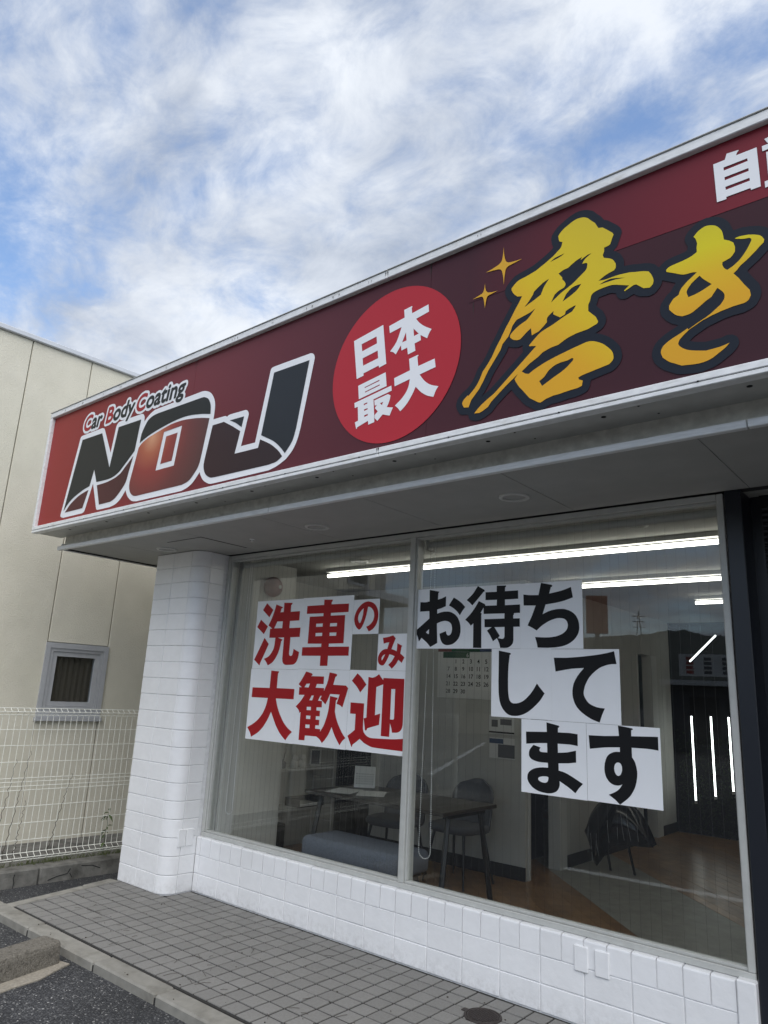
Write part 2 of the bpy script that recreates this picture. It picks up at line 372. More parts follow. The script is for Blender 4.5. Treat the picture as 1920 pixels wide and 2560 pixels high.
def link(name, me, parent=None, loc=None):
    o = bpy.data.objects.new(name, me); COL.objects.link(o)
    if parent is not None: o.parent = parent
    if loc is not None: o.location = loc
    return o
def tag(o, label=None, cat=None, group=None, kind=None):
    if label: o['label'] = label
    if cat: o['category'] = cat
    if group: o['group'] = group
    if kind: o['kind'] = kind
    return o
def thing(name, label, cat, loc=(0, 0, 0), rz=0.0, group=None):
    o = bpy.data.objects.new(name, None); COL.objects.link(o)
    o.empty_display_size = 0.1
    o.location = loc; o.rotation_euler = (0, 0, rz)
    return tag(o, label, cat, group)
def smooth_by_angle(me, ang=40):
    for p in me.polygons: p.use_smooth = True
    me.set_sharp_from_angle(angle=radians(ang))

def decode(spec):
    return [[[tuple(int(q)/2000 for q in p.split(',')) for p in ring.split()] for ring in rings] for rings in spec]
def flat_mesh(polys, y, name, m):
    """polygons with holes in the x-z plane at depth y, facing -Y"""
    vs, fs = [], []
    for rings in polys:
        pts = [[Vector((x, z, 0)) for x, z in r] for r in rings]
        flat = [p for r in pts for p in r]; n = len(vs)
        vs += [(p.x, y, p.y) for p in flat]
        for a, b, c in geometry.tessellate_polygon(pts):
            A, B, C = flat[a], flat[b], flat[c]
            cr = (B-A).cross(C-A).z
            if abs(cr) < 1e-12: continue
            fs.append((n+a, n+b, n+c) if cr > 0 else (n+a, n+c, n+b))
    me = bpy.data.meshes.new(name); me.from_pydata(vs, [], fs); me.materials.append(m)
    return me
def glyph(key, y, name, m, parent):
    return link(name, flat_mesh(decode(GLYPH[key]), y, name, m), parent)
def text_mesh(body, size, x, z, y, m, name, parent=None, shear=0.0, offset=0.0, width=None, align='LEFT', first=None):
    cu = bpy.data.curves.new(name, 'FONT'); cu.body = body; cu.size = size; cu.shear = shear; cu.offset = offset; cu.align_x = align
    cu.resolution_u = 3; cu.fill_mode = 'FRONT'
    if first:
        cu.materials.append(m); cu.materials.append(first); cu.body_format[0].material_index = 1
    ob = bpy.data.objects.new(name, cu); COL.objects.link(ob)
    me = bpy.data.meshes.new_from_object(ob.evaluated_get(bpy.context.evaluated_depsgraph_get()))
    bpy.data.objects.remove(ob); bpy.data.curves.remove(cu)
    xs = [v.co.x for v in me.vertices]
    k = 1.0
    if width: k = width/(max(xs)-min(xs))
    x0 = min(xs) if (width and align == 'LEFT') else 0
    for v in me.vertices: v.co = (x+(v.co.x-x0)*k, y, z+v.co.y)
    if not first: me.materials.clear(); me.materials.append(m)
    me.name = name
    if parent is False: return me
    return link(name, me, parent)

GLYPH = {
    'xi': [['-8634,4286 -8476,4175 -8553,4063 -8717,4181'], ['-8744,4032 -8569,3923 -8649,3805 -8818,3917'], ['-8623,3749 -8516,3654 -8595,3506 -8676,3365 -8687,3328 -8822,3413'], ['-8414,4258 -8261,4210 -8271,4197 -8291,4190 -8308,4132 -8237,4135 -8237,4277 -8051,4267 -8063,4244 -8081,4234 -8080,4133 -7878,4136 -7879,3998 -8081,3995 -8084,3887 -7841,3891 -7845,3754 -8042,3751 -8045,3502 -8039,3491 -8032,3482 -8017,3476 -8001,3475 -7988,3478 -7977,3487 -7971,3498 -7963,3528 -7955,3581 -7907,3558 -7833,3533 -7840,3482 -7845,3458 -7853,3435 -7862,3412 -7874,3393 -7888,3378 -7905,3367 -7921,3358 -7937,3352 -7953,3349 -8011,3345 -8058,3343 -8097,3343 -8115,3346 -8130,3351 -8144,3358 -8156,3367 -8166,3378 -8174,3390 -8179,3405 -8185,3436 -8183,3750 -8317,3748 -8214,3719 -8223,3701 -8239,3696 -8253,3620 -8262,3583 -8273,3550 -8286,3518 -8304,3486 -8327,3452 -8354,3418 -8384,3388 -8419,3366 -8495,3330 -8527,3369 -8544,3387 -8561,3401 -8597,3428 -8526,3452 -8495,3467 -8471,3485 -8451,3504 -8433,3527 -8415,3551 -8400,3577 -8389,3609 -8382,3651 -8376,3747 -8516,3748 -8514,3885 -8467,3889 -8558,3938 -8522,3994 -8504,4025 -8487,4059 -8455,4135 -8441,4175', '-8361,3993 -8238,3994 -8240,3889 -8420,3891']],
    'sha': [['-7384,4287 -7215,4279 -7218,4257 -7233,4243 -7234,4213 -6892,4210 -6892,4092 -7235,4089 -7235,4050 -6953,4050 -6953,3656 -7236,3652 -7238,3608 -6844,3609 -6845,3485 -7237,3481 -7239,3341 -7387,3339 -7387,3480 -7773,3480 -7771,3602 -7386,3606 -7385,3652 -7666,3654 -7663,4046 -7384,4047 -7383,4089 -7729,4090 -7729,4207 -7384,4210', '-7517,3941 -7383,3941 -7386,3896 -7518,3895', '-7235,3941 -7102,3942 -7103,3896 -7239,3895', '-7517,3806 -7382,3807 -7383,3762 -7517,3759', '-7235,3808 -7101,3809 -7104,3762 -7236,3761']],
    'no': [['-6549,3878 -6497,3813 -6450,3831 -6429,3843 -6409,3859 -6390,3877 -6374,3898 -6361,3923 -6351,3950 -6344,3976 -6340,3999 -6339,4022 -6340,4044 -6343,4066 -6348,4088 -6356,4109 -6366,4129 -6378,4147 -6392,4164 -6408,4180 -6427,4193 -6447,4204 -6466,4212 -6487,4218 -6525,4224 -6542,4225 -6577,4221 -6594,4217 -6612,4211 -6631,4202 -6651,4191 -6670,4178 -6690,4161 -6709,4142 -6727,4122 -6741,4101 -6753,4079 -6762,4057 -6770,4037 -6774,4017 -6777,3997 -6776,3977 -6772,3956 -6766,3937 -6759,3918 -6749,3901 -6739,3886 -6727,3873 -6715,3862 -6687,3843 -6672,3840 -6656,3846 -6640,3859 -6628,3874 -6616,3892 -6604,3913 -6580,3965 -6570,3992 -6555,4040 -6543,4094 -6531,4152 -6502,4148 -6488,4143 -6474,4135 -6459,4124 -6447,4112 -6436,4100 -6428,4086 -6421,4071 -6417,4054 -6415,4035 -6414,4017 -6416,4001 -6419,3987 -6424,3973 -6432,3958 -6442,3943 -6454,3929 -6467,3917 -6482,3906 -6497,3896 -6514,3889', '-6612,4135 -6638,4115 -6651,4104 -6677,4075 -6688,4060 -6696,4045 -6702,4030 -6705,4015 -6706,4001 -6706,3988 -6703,3975 -6696,3957 -6686,3942 -6677,3933 -6668,3929 -6660,3935 -6646,3959 -6633,3993 -6622,4031 -6617,4053 -6615,4079']],
    'mi': [['-6239,3724 -6183,3729 -6155,3733 -6125,3739 -6063,3755 -6018,3715 -6051,3649 -6083,3574 -6040,3564 -5993,3547 -5987,3651 -5900,3615 -5915,3606 -5931,3517 -5897,3496 -5861,3467 -5902,3397 -5960,3436 -5984,3397 -5999,3377 -6019,3358 -6064,3320 -6091,3343 -6127,3369 -6087,3401 -6068,3418 -6053,3439 -6024,3482 -6067,3498 -6113,3507 -6137,3459 -6163,3415 -6177,3395 -6189,3380 -6204,3367 -6219,3360 -6235,3359 -6251,3362 -6263,3367 -6275,3374 -6287,3383 -6296,3394 -6303,3407 -6308,3421 -6310,3436 -6310,3452 -6308,3468 -6303,3484 -6296,3501 -6286,3516 -6272,3532 -6255,3547 -6238,3559 -6221,3567 -6189,3576 -6171,3577 -6155,3576 -6126,3663 -6169,3659 -6221,3646', '-6188,3507 -6205,3500 -6221,3493 -6233,3481 -6242,3469 -6246,3457 -6247,3445 -6244,3434 -6239,3427 -6232,3432 -6216,3455 -6207,3469']],
    'dai': [['-8406,3256 -8230,3246 -8236,3227 -8250,3216 -8252,3003 -7872,3002 -7873,2856 -8253,2853 -8228,2786 -8213,2751 -8193,2714 -8170,2675 -8144,2636 -8112,2596 -8078,2555 -8044,2519 -8013,2492 -7982,2469 -7951,2449 -7920,2432 -7856,2401 -7897,2370 -7917,2352 -7938,2329 -7982,2277 -8064,2331 -8102,2359 -8134,2388 -8163,2418 -8191,2449 -8218,2482 -8243,2517 -8290,2587 -8336,2657 -8377,2579 -8401,2539 -8431,2498 -8464,2456 -8498,2419 -8531,2389 -8565,2363 -8602,2339 -8645,2316 -8737,2271 -8757,2312 -8771,2333 -8792,2356 -8841,2406 -8758,2443 -8719,2463 -8684,2482 -8651,2503 -8619,2526 -8587,2555 -8555,2586 -8525,2621 -8500,2659 -8478,2700 -8460,2740 -8448,2778 -8432,2852 -8803,2850 -8800,2997 -8411,2999']],
    'kan': [['-7655,3256 -7538,3233 -7518,3218 -7524,3203 -7550,3192 -7288,3193 -7288,3088 -7420,3087 -7440,3034 -7273,3034 -7272,2992 -7231,3075 -7213,3118 -7201,3162 -7184,3252 -7053,3235 -7034,3221 -7043,3203 -7066,3193 -7100,3084 -6859,3081 -6814,3046 -6902,2789 -6934,2807 -6951,2815 -6972,2821 -7016,2831 -6967,2956 -7148,2958 -7185,2882 -7227,2812 -7276,2849 -7335,2883 -7309,2926 -7337,2925 -7376,2859 -7295,2855 -7294,2770 -7395,2767 -7394,2724 -7322,2722 -7324,2648 -7397,2647 -7396,2600 -7325,2599 -7325,2526 -7395,2524 -7396,2478 -7296,2477 -7297,2439 -7257,2496 -7238,2525 -7223,2553 -7210,2583 -7186,2649 -7175,2687 -7166,2722 -7161,2754 -7154,2815 -7147,2930 -7039,2917 -7001,2912 -7004,2892 -7029,2879 -7037,2729 -7009,2650 -6991,2612 -6970,2575 -6922,2507 -6881,2456 -6862,2436 -6845,2420 -6814,2393 -6851,2366 -6868,2351 -6884,2333 -6913,2292 -6976,2362 -7013,2408 -7048,2461 -7082,2520 -7110,2460 -7126,2431 -7145,2403 -7187,2351 -7207,2331 -7246,2296 -7280,2328 -7298,2342 -7319,2354 -7363,2375 -7588,2372 -7591,2306 -7710,2304 -7709,2687 -7730,2671 -7746,2702 -7757,2717 -7775,2731 -7818,2759 -7769,2799 -7746,2818 -7726,2838 -7692,2876 -7655,2926 -7772,2924 -7773,3031 -7723,3032 -7791,3072 -7745,3126 -7723,3155 -7700,3187', '-7629,3083 -7559,3087 -7583,3032 -7666,3034', '-7508,2924 -7466,2924 -7492,2857 -7550,2857', '-7591,2765 -7506,2767 -7506,2721 -7589,2720', '-7590,2645 -7505,2646 -7506,2600 -7589,2599', '-7592,2522 -7509,2525 -7507,2477 -7591,2475']],
    'gei': [['-6659,3250 -6609,3218 -6581,3197 -6551,3169 -6488,3105 -6591,2998 -6638,3051 -6664,3077 -6693,3101 -6755,3149'], ['-6755,2862 -6512,2859 -6511,2540 -6502,2510 -6496,2497 -6486,2483 -6473,2471 -6459,2460 -6442,2450 -6423,2441 -6403,2434 -6383,2430 -6361,2428 -6336,2427 -6149,2432 -6015,2438 -5934,2444 -5809,2460 -5808,2398 -5831,2305 -6249,2311 -6328,2314 -6358,2318 -6409,2332 -6463,2350 -6486,2360 -6502,2369 -6529,2386 -6559,2402 -6616,2360 -6679,2320 -6687,2295 -6698,2291 -6779,2427 -6715,2467 -6655,2511 -6654,2716 -6754,2716'], ['-6458,3206 -6388,3197 -6347,3208 -6328,3216 -6310,3225 -6276,3246 -6201,3171 -6196,3199 -5847,3195 -5844,2655 -5847,2616 -5851,2597 -5857,2581 -5866,2566 -5877,2553 -5890,2542 -5906,2533 -5926,2526 -5952,2522 -6015,2519 -6022,2553 -6027,2572 -6053,2632 -6058,2464 -6198,2465 -6197,3116 -6312,3078 -6314,2717 -6225,2744 -6237,2601 -6435,2545 -6446,2520 -6463,2514 -6474,2525 -6507,2667 -6460,2679', '-6056,3062 -5991,3063 -5990,2704 -5992,2694 -5995,2686 -6005,2681 -6017,2679 -6056,2680']],
    'o': [['-5488,4330 -5335,4300 -5339,4289 -5349,4283 -5353,4198 -5294,4211 -5228,4236 -5228,4110 -5290,4088 -5359,4072 -5360,4018 -5320,4030 -5299,4035 -5251,4041 -5203,4041 -5181,4039 -5159,4035 -5136,4027 -5113,4017 -5092,4005 -5074,3992 -5059,3978 -5045,3962 -5033,3943 -5022,3923 -5013,3903 -5007,3882 -5002,3861 -4999,3840 -4998,3818 -4998,3795 -5000,3774 -5004,3755 -5009,3737 -5016,3720 -5026,3704 -5038,3689 -5052,3675 -5069,3661 -5087,3649 -5107,3638 -5128,3631 -5151,3626 -5172,3623 -5190,3622 -5207,3623 -5223,3626 -5238,3631 -5252,3639 -5265,3647 -5276,3659 -5292,3685 -5298,3698 -5306,3723 -5313,3765 -5216,3796 -5210,3768 -5203,3756 -5194,3747 -5183,3743 -5171,3743 -5158,3746 -5146,3755 -5136,3770 -5129,3788 -5125,3815 -5125,3830 -5127,3845 -5131,3862 -5136,3876 -5145,3888 -5155,3898 -5165,3906 -5183,3915 -5202,3921 -5232,3925 -5248,3925 -5282,3920 -5319,3910 -5359,3895 -5345,3650 -5452,3600 -5486,3635 -5506,3653 -5533,3674 -5595,3717 -5634,3670 -5647,3707 -5655,3727 -5695,3806 -5479,3961 -5484,4056 -5632,4054 -5632,4178 -5575,4173 -5549,4172 -5526,4174 -5485,4181', '-5479,3826 -5529,3786 -5489,3762 -5479,3768'], ['-5109,4214 -5056,4186 -5011,4157 -4990,4141 -4971,4124 -4936,4088 -4982,4035 -5012,3989 -5041,4022 -5057,4038 -5094,4068 -5114,4082 -5136,4094 -5182,4117']],
    'mat': [['-4756,4341 -4665,4290 -4654,4273 -4675,4262 -4749,4185 -4832,4104 -4871,4141 -4916,4173 -4856,4220 -4828,4246 -4803,4276'], ['-4740,4154 -4654,4114 -4646,4101 -4645,4092 -4486,4091 -4484,4159 -4644,4161 -4644,4257 -4488,4255 -4488,4330 -4358,4325 -4361,4309 -4372,4303 -4374,4257 -4197,4257 -4195,4158 -4373,4157 -4372,4088 -4171,4090 -4171,3992 -4250,3991 -4251,3974 -4260,3970 -4261,3929 -4174,3928 -4173,3831 -4258,3831 -4257,3684 -4260,3657 -4264,3644 -4270,3633 -4279,3623 -4289,3613 -4301,3605 -4315,3597 -4330,3591 -4345,3588 -4376,3586 -4434,3588 -4441,3623 -4447,3641 -4457,3661 -4479,3702 -4533,3665 -4575,3737 -4618,3793 -4553,3832 -4652,3834 -4655,3930 -4379,3931 -4379,3992 -4667,3994 -4669,4068 -4672,4069 -4710,4010 -4691,3995 -4701,3988 -4695,3587 -4812,3589 -4813,3884 -4849,3856 -4873,3883 -4885,3896 -4900,3908 -4932,3931 -4877,3979 -4851,4004 -4828,4030 -4786,4083 -4769,4107', '-4515,3832 -4377,3832 -4377,3721 -4380,3711 -4385,3701 -4394,3695 -4406,3692 -4423,3694 -4466,3702 -4441,3728']],
    'chi': [['-3898,4330 -3764,4299 -3754,4286 -3762,4275 -3774,4274 -3796,4200 -3709,4213 -3648,4225 -3618,4232 -3588,4241 -3528,4262 -3506,4143 -3575,4121 -3610,4111 -3646,4103 -3721,4090 -3841,4077 -3881,3965 -3836,3986 -3813,3995 -3766,4009 -3718,4017 -3694,4019 -3648,4019 -3625,4018 -3601,4014 -3578,4007 -3555,3999 -3533,3988 -3513,3976 -3496,3962 -3480,3946 -3467,3927 -3456,3907 -3447,3886 -3442,3866 -3438,3847 -3436,3809 -3437,3792 -3440,3774 -3446,3754 -3454,3735 -3465,3716 -3478,3699 -3492,3683 -3509,3667 -3529,3653 -3550,3639 -3573,3627 -3596,3618 -3620,3610 -3647,3603 -3678,3597 -3711,3593 -3746,3590 -3822,3587 -3888,3588 -3945,3590 -3957,3648 -3977,3710 -3909,3705 -3848,3703 -3795,3704 -3768,3706 -3715,3714 -3691,3721 -3670,3728 -3650,3736 -3633,3745 -3618,3755 -3605,3765 -3595,3776 -3586,3787 -3580,3799 -3575,3812 -3573,3825 -3572,3839 -3574,3854 -3578,3868 -3584,3880 -3597,3895 -3613,3906 -3625,3911 -3638,3914 -3668,3917 -3685,3917 -3702,3916 -3722,3912 -3763,3901 -3807,3884 -3829,3873 -3875,3847 -3897,3832 -3917,3817 -3956,3783 -4011,3814 -4072,3843 -4018,3948 -3967,4070 -4123,4075 -4127,4205 -4068,4196 -4036,4192 -3931,4189']],
    'shi': [['-4451,3556 -4299,3529 -4288,3519 -4293,3512 -4305,3507 -4314,3435 -4319,3397 -4324,3318 -4326,3220 -4324,3112 -4320,3061 -4313,3021 -4308,3005 -4302,2992 -4291,2977 -4276,2967 -4264,2963 -4250,2961 -4217,2963 -4198,2966 -4179,2971 -4159,2979 -4138,2989 -4118,3002 -4097,3018 -4077,3036 -4038,3075 -4020,3096 -4003,3118 -3987,3142 -3956,3192 -3922,3150 -3862,3086 -3898,3033 -3917,3008 -3938,2986 -3959,2965 -4006,2923 -4032,2903 -4058,2884 -4083,2869 -4108,2856 -4134,2845 -4162,2836 -4190,2829 -4217,2825 -4243,2824 -4268,2824 -4290,2827 -4309,2831 -4325,2837 -4341,2846 -4357,2857 -4372,2871 -4387,2887 -4400,2904 -4412,2924 -4422,2943 -4429,2962 -4435,2980 -4443,3023 -4449,3074 -4451,3112 -4453,3207 -4451,3381']],
    'te': [['-3746,3478 -3646,3478 -3595,3478 -3487,3485 -3379,3495 -3276,3507 -3199,3518 -3125,3532 -3051,3550 -3028,3417 -3066,3416 -3085,3415 -3125,3408 -3146,3402 -3191,3386 -3213,3375 -3234,3362 -3255,3347 -3296,3313 -3315,3293 -3334,3272 -3350,3249 -3364,3224 -3377,3199 -3387,3174 -3394,3148 -3399,3127 -3401,3107 -3399,3088 -3395,3075 -3388,3060 -3370,3032 -3358,3018 -3345,3005 -3329,2995 -3312,2986 -3277,2973 -3259,2968 -3239,2964 -3217,2961 -3169,2958 -3201,2891 -3230,2813 -3282,2829 -3308,2838 -3334,2849 -3384,2876 -3430,2907 -3450,2924 -3468,2942 -3483,2959 -3496,2979 -3508,3002 -3517,3026 -3524,3050 -3528,3071 -3530,3092 -3529,3133 -3526,3154 -3522,3175 -3516,3197 -3507,3218 -3497,3239 -3484,3260 -3470,3282 -3453,3303 -3434,3326 -3391,3371 -3472,3366 -3544,3360 -3608,3349 -3726,3327']],
    'ma': [['-3842,2778 -3697,2752 -3688,2743 -3693,2733 -3705,2729 -3706,2681 -3574,2684 -3540,2682 -3479,2678 -3479,2557 -3541,2564 -3576,2566 -3710,2564 -3708,2470 -3636,2478 -3601,2483 -3567,2491 -3501,2509 -3500,2389 -3589,2373 -3703,2362 -3702,2289 -3654,2281 -3628,2274 -3599,2264 -3535,2236 -3429,2183 -3473,2137 -3515,2082 -3565,2115 -3593,2132 -3693,2183 -3691,2154 -3693,2137 -3698,2120 -3711,2096 -3720,2085 -3731,2075 -3744,2067 -3759,2060 -3775,2054 -3793,2049 -3830,2044 -3849,2044 -3893,2047 -3918,2050 -3943,2055 -3965,2062 -3987,2071 -4007,2081 -4025,2094 -4041,2108 -4054,2122 -4064,2137 -4072,2152 -4077,2167 -4078,2181 -4077,2196 -4074,2210 -4069,2223 -4061,2235 -4051,2246 -4038,2257 -4023,2267 -4006,2276 -3987,2284 -3967,2290 -3926,2299 -3887,2304 -3826,2306 -3828,2356 -3906,2354 -3947,2356 -3987,2364 -4008,2370 -4026,2377 -4043,2390 -4053,2405 -4058,2419 -4057,2447 -4054,2460 -4048,2474 -4036,2492 -4003,2529 -3915,2508 -3930,2484 -3925,2470 -3915,2464 -3901,2461 -3834,2462 -3836,2560 -3965,2550 -4091,2534 -4094,2663 -3838,2677', '-3947,2180 -3944,2188 -3937,2196 -3923,2203 -3893,2211 -3860,2214 -3844,2214 -3832,2212 -3824,2208 -3823,2200 -3828,2176 -3834,2163 -3843,2155 -3854,2149 -3870,2147 -3888,2147 -3906,2150 -3922,2156 -3934,2162 -3942,2168']],
    'su': [['-3034,2795 -2886,2777 -2878,2770 -2884,2761 -2896,2758 -2898,2699 -2628,2712 -2629,2582 -2699,2588 -2739,2590 -2898,2588 -2897,2496 -2880,2471 -2872,2458 -2865,2441 -2856,2406 -2850,2369 -2849,2349 -2852,2308 -2861,2262 -2868,2236 -2876,2212 -2886,2191 -2897,2171 -2921,2134 -2935,2117 -2952,2099 -2977,2077 -3037,2029 -3071,2059 -3088,2073 -3151,2111 -3102,2134 -3081,2146 -3064,2157 -3050,2168 -3038,2180 -3026,2194 -3006,2226 -3023,2217 -3042,2211 -3057,2209 -3073,2209 -3089,2210 -3104,2214 -3118,2220 -3131,2227 -3143,2236 -3153,2247 -3171,2271 -3177,2285 -3183,2300 -3187,2319 -3190,2339 -3191,2359 -3190,2377 -3185,2414 -3174,2449 -3167,2465 -3159,2479 -3150,2491 -3139,2502 -3125,2512 -3095,2526 -3076,2532 -3058,2535 -3021,2536 -3020,2582 -3131,2573 -3186,2567 -3239,2559 -3344,2541 -3354,2677 -3183,2681 -3026,2693', '-3044,2433 -3031,2431 -3019,2424 -3010,2412 -3005,2396 -3004,2377 -3005,2357 -3010,2339 -3017,2322 -3027,2310 -3039,2303 -3049,2302 -3060,2306 -3070,2316 -3079,2331 -3085,2349 -3087,2369 -3085,2387 -3081,2404 -3073,2416 -3064,2425 -3054,2431']],
    'ni': [['-4586,6835 -4516,6361 -4613,6343 -4622,6369 -4832,6334 -4829,6306 -4927,6292 -5002,6766', '-4885,6694 -4673,6724 -4661,6639 -4870,6605', '-4858,6518 -4646,6550 -4633,6458 -4844,6427']],
    'hon': [['-4305,6921 -4200,6933 -4197,6919 -4205,6913 -4196,6847 -3988,6881 -3978,6795 -4142,6766 -4115,6729 -4099,6710 -4057,6669 -4031,6648 -4002,6628 -3937,6587 -3955,6567 -3964,6555 -3973,6538 -3990,6500 -4031,6529 -4076,6562 -4069,6501 -4148,6488 -4134,6403 -4230,6387 -4243,6469 -4317,6457 -4329,6519 -4392,6434 -4416,6458 -4428,6469 -4442,6477 -4471,6490 -4416,6543 -4390,6576 -4368,6623 -4329,6731 -4487,6707 -4501,6794 -4295,6829', '-4268,6650 -4256,6555 -4314,6548', '-4171,6665 -4136,6624 -4100,6586 -4160,6574']],
    'sai': [['-4898,6205 -4518,6265 -4495,6103 -4877,6044', '-4802,6165 -4599,6200 -4598,6187 -4802,6155', '-4794,6112 -4592,6146 -4591,6133 -4793,6100'], ['-4938,6014 -4432,6092 -4423,6034 -4668,5994 -4645,5810 -4639,5733 -4721,5721 -4728,5766 -4874,5725 -4881,5708 -4891,5710 -4914,5787 -4869,5797 -4886,5960 -4929,5954', '-4802,5974 -4753,5980 -4751,5967 -4800,5956', '-4793,5908 -4744,5913 -4742,5898 -4791,5890', '-4786,5839 -4737,5847 -4735,5829 -4782,5820'], ['-4656,5978 -4473,6007 -4435,5983 -4444,5940 -4451,5919 -4459,5900 -4479,5863 -4396,5841 -4415,5807 -4435,5761 -4482,5776 -4529,5795 -4598,5737 -4638,5776 -4640,5809 -4599,5843 -4642,5890 -4615,5920 -4645,5917', '-4575,5929 -4531,5934 -4546,5902']],
    'dai2': [['-4212,6332 -4097,6347 -4091,6338 -4105,6327 -4090,6220 -3887,6247 -3872,6152 -4068,6122 -4045,6088 -4016,6051 -3999,6032 -3980,6014 -3960,5998 -3939,5984 -3916,5970 -3889,5958 -3830,5936 -3851,5912 -3860,5898 -3870,5879 -3887,5837 -3937,5857 -3961,5868 -3985,5882 -4009,5899 -4034,5918 -4060,5943 -4112,6000 -4145,5938 -4176,5891 -4192,5869 -4208,5850 -4241,5818 -4259,5804 -4297,5777 -4328,5816 -4371,5856 -4321,5888 -4298,5904 -4277,5922 -4257,5941 -4240,5961 -4226,5981 -4214,6003 -4205,6026 -4198,6051 -4191,6104 -4387,6072 -4398,6166 -4194,6201']],
    'ji': [['-1111,7235 -1027,7226 -1025,7219 -1037,7209 -1046,7186 -900,7185 -896,6835 -964,6835 -966,6853 -1138,6853 -1138,6834 -1207,6836 -1214,7186 -1128,7186', '-1141,7122 -970,7121 -969,7096 -1141,7093', '-1139,7032 -968,7032 -968,7006 -1140,7004', '-1139,6944 -967,6944 -966,6918 -1138,6916']],
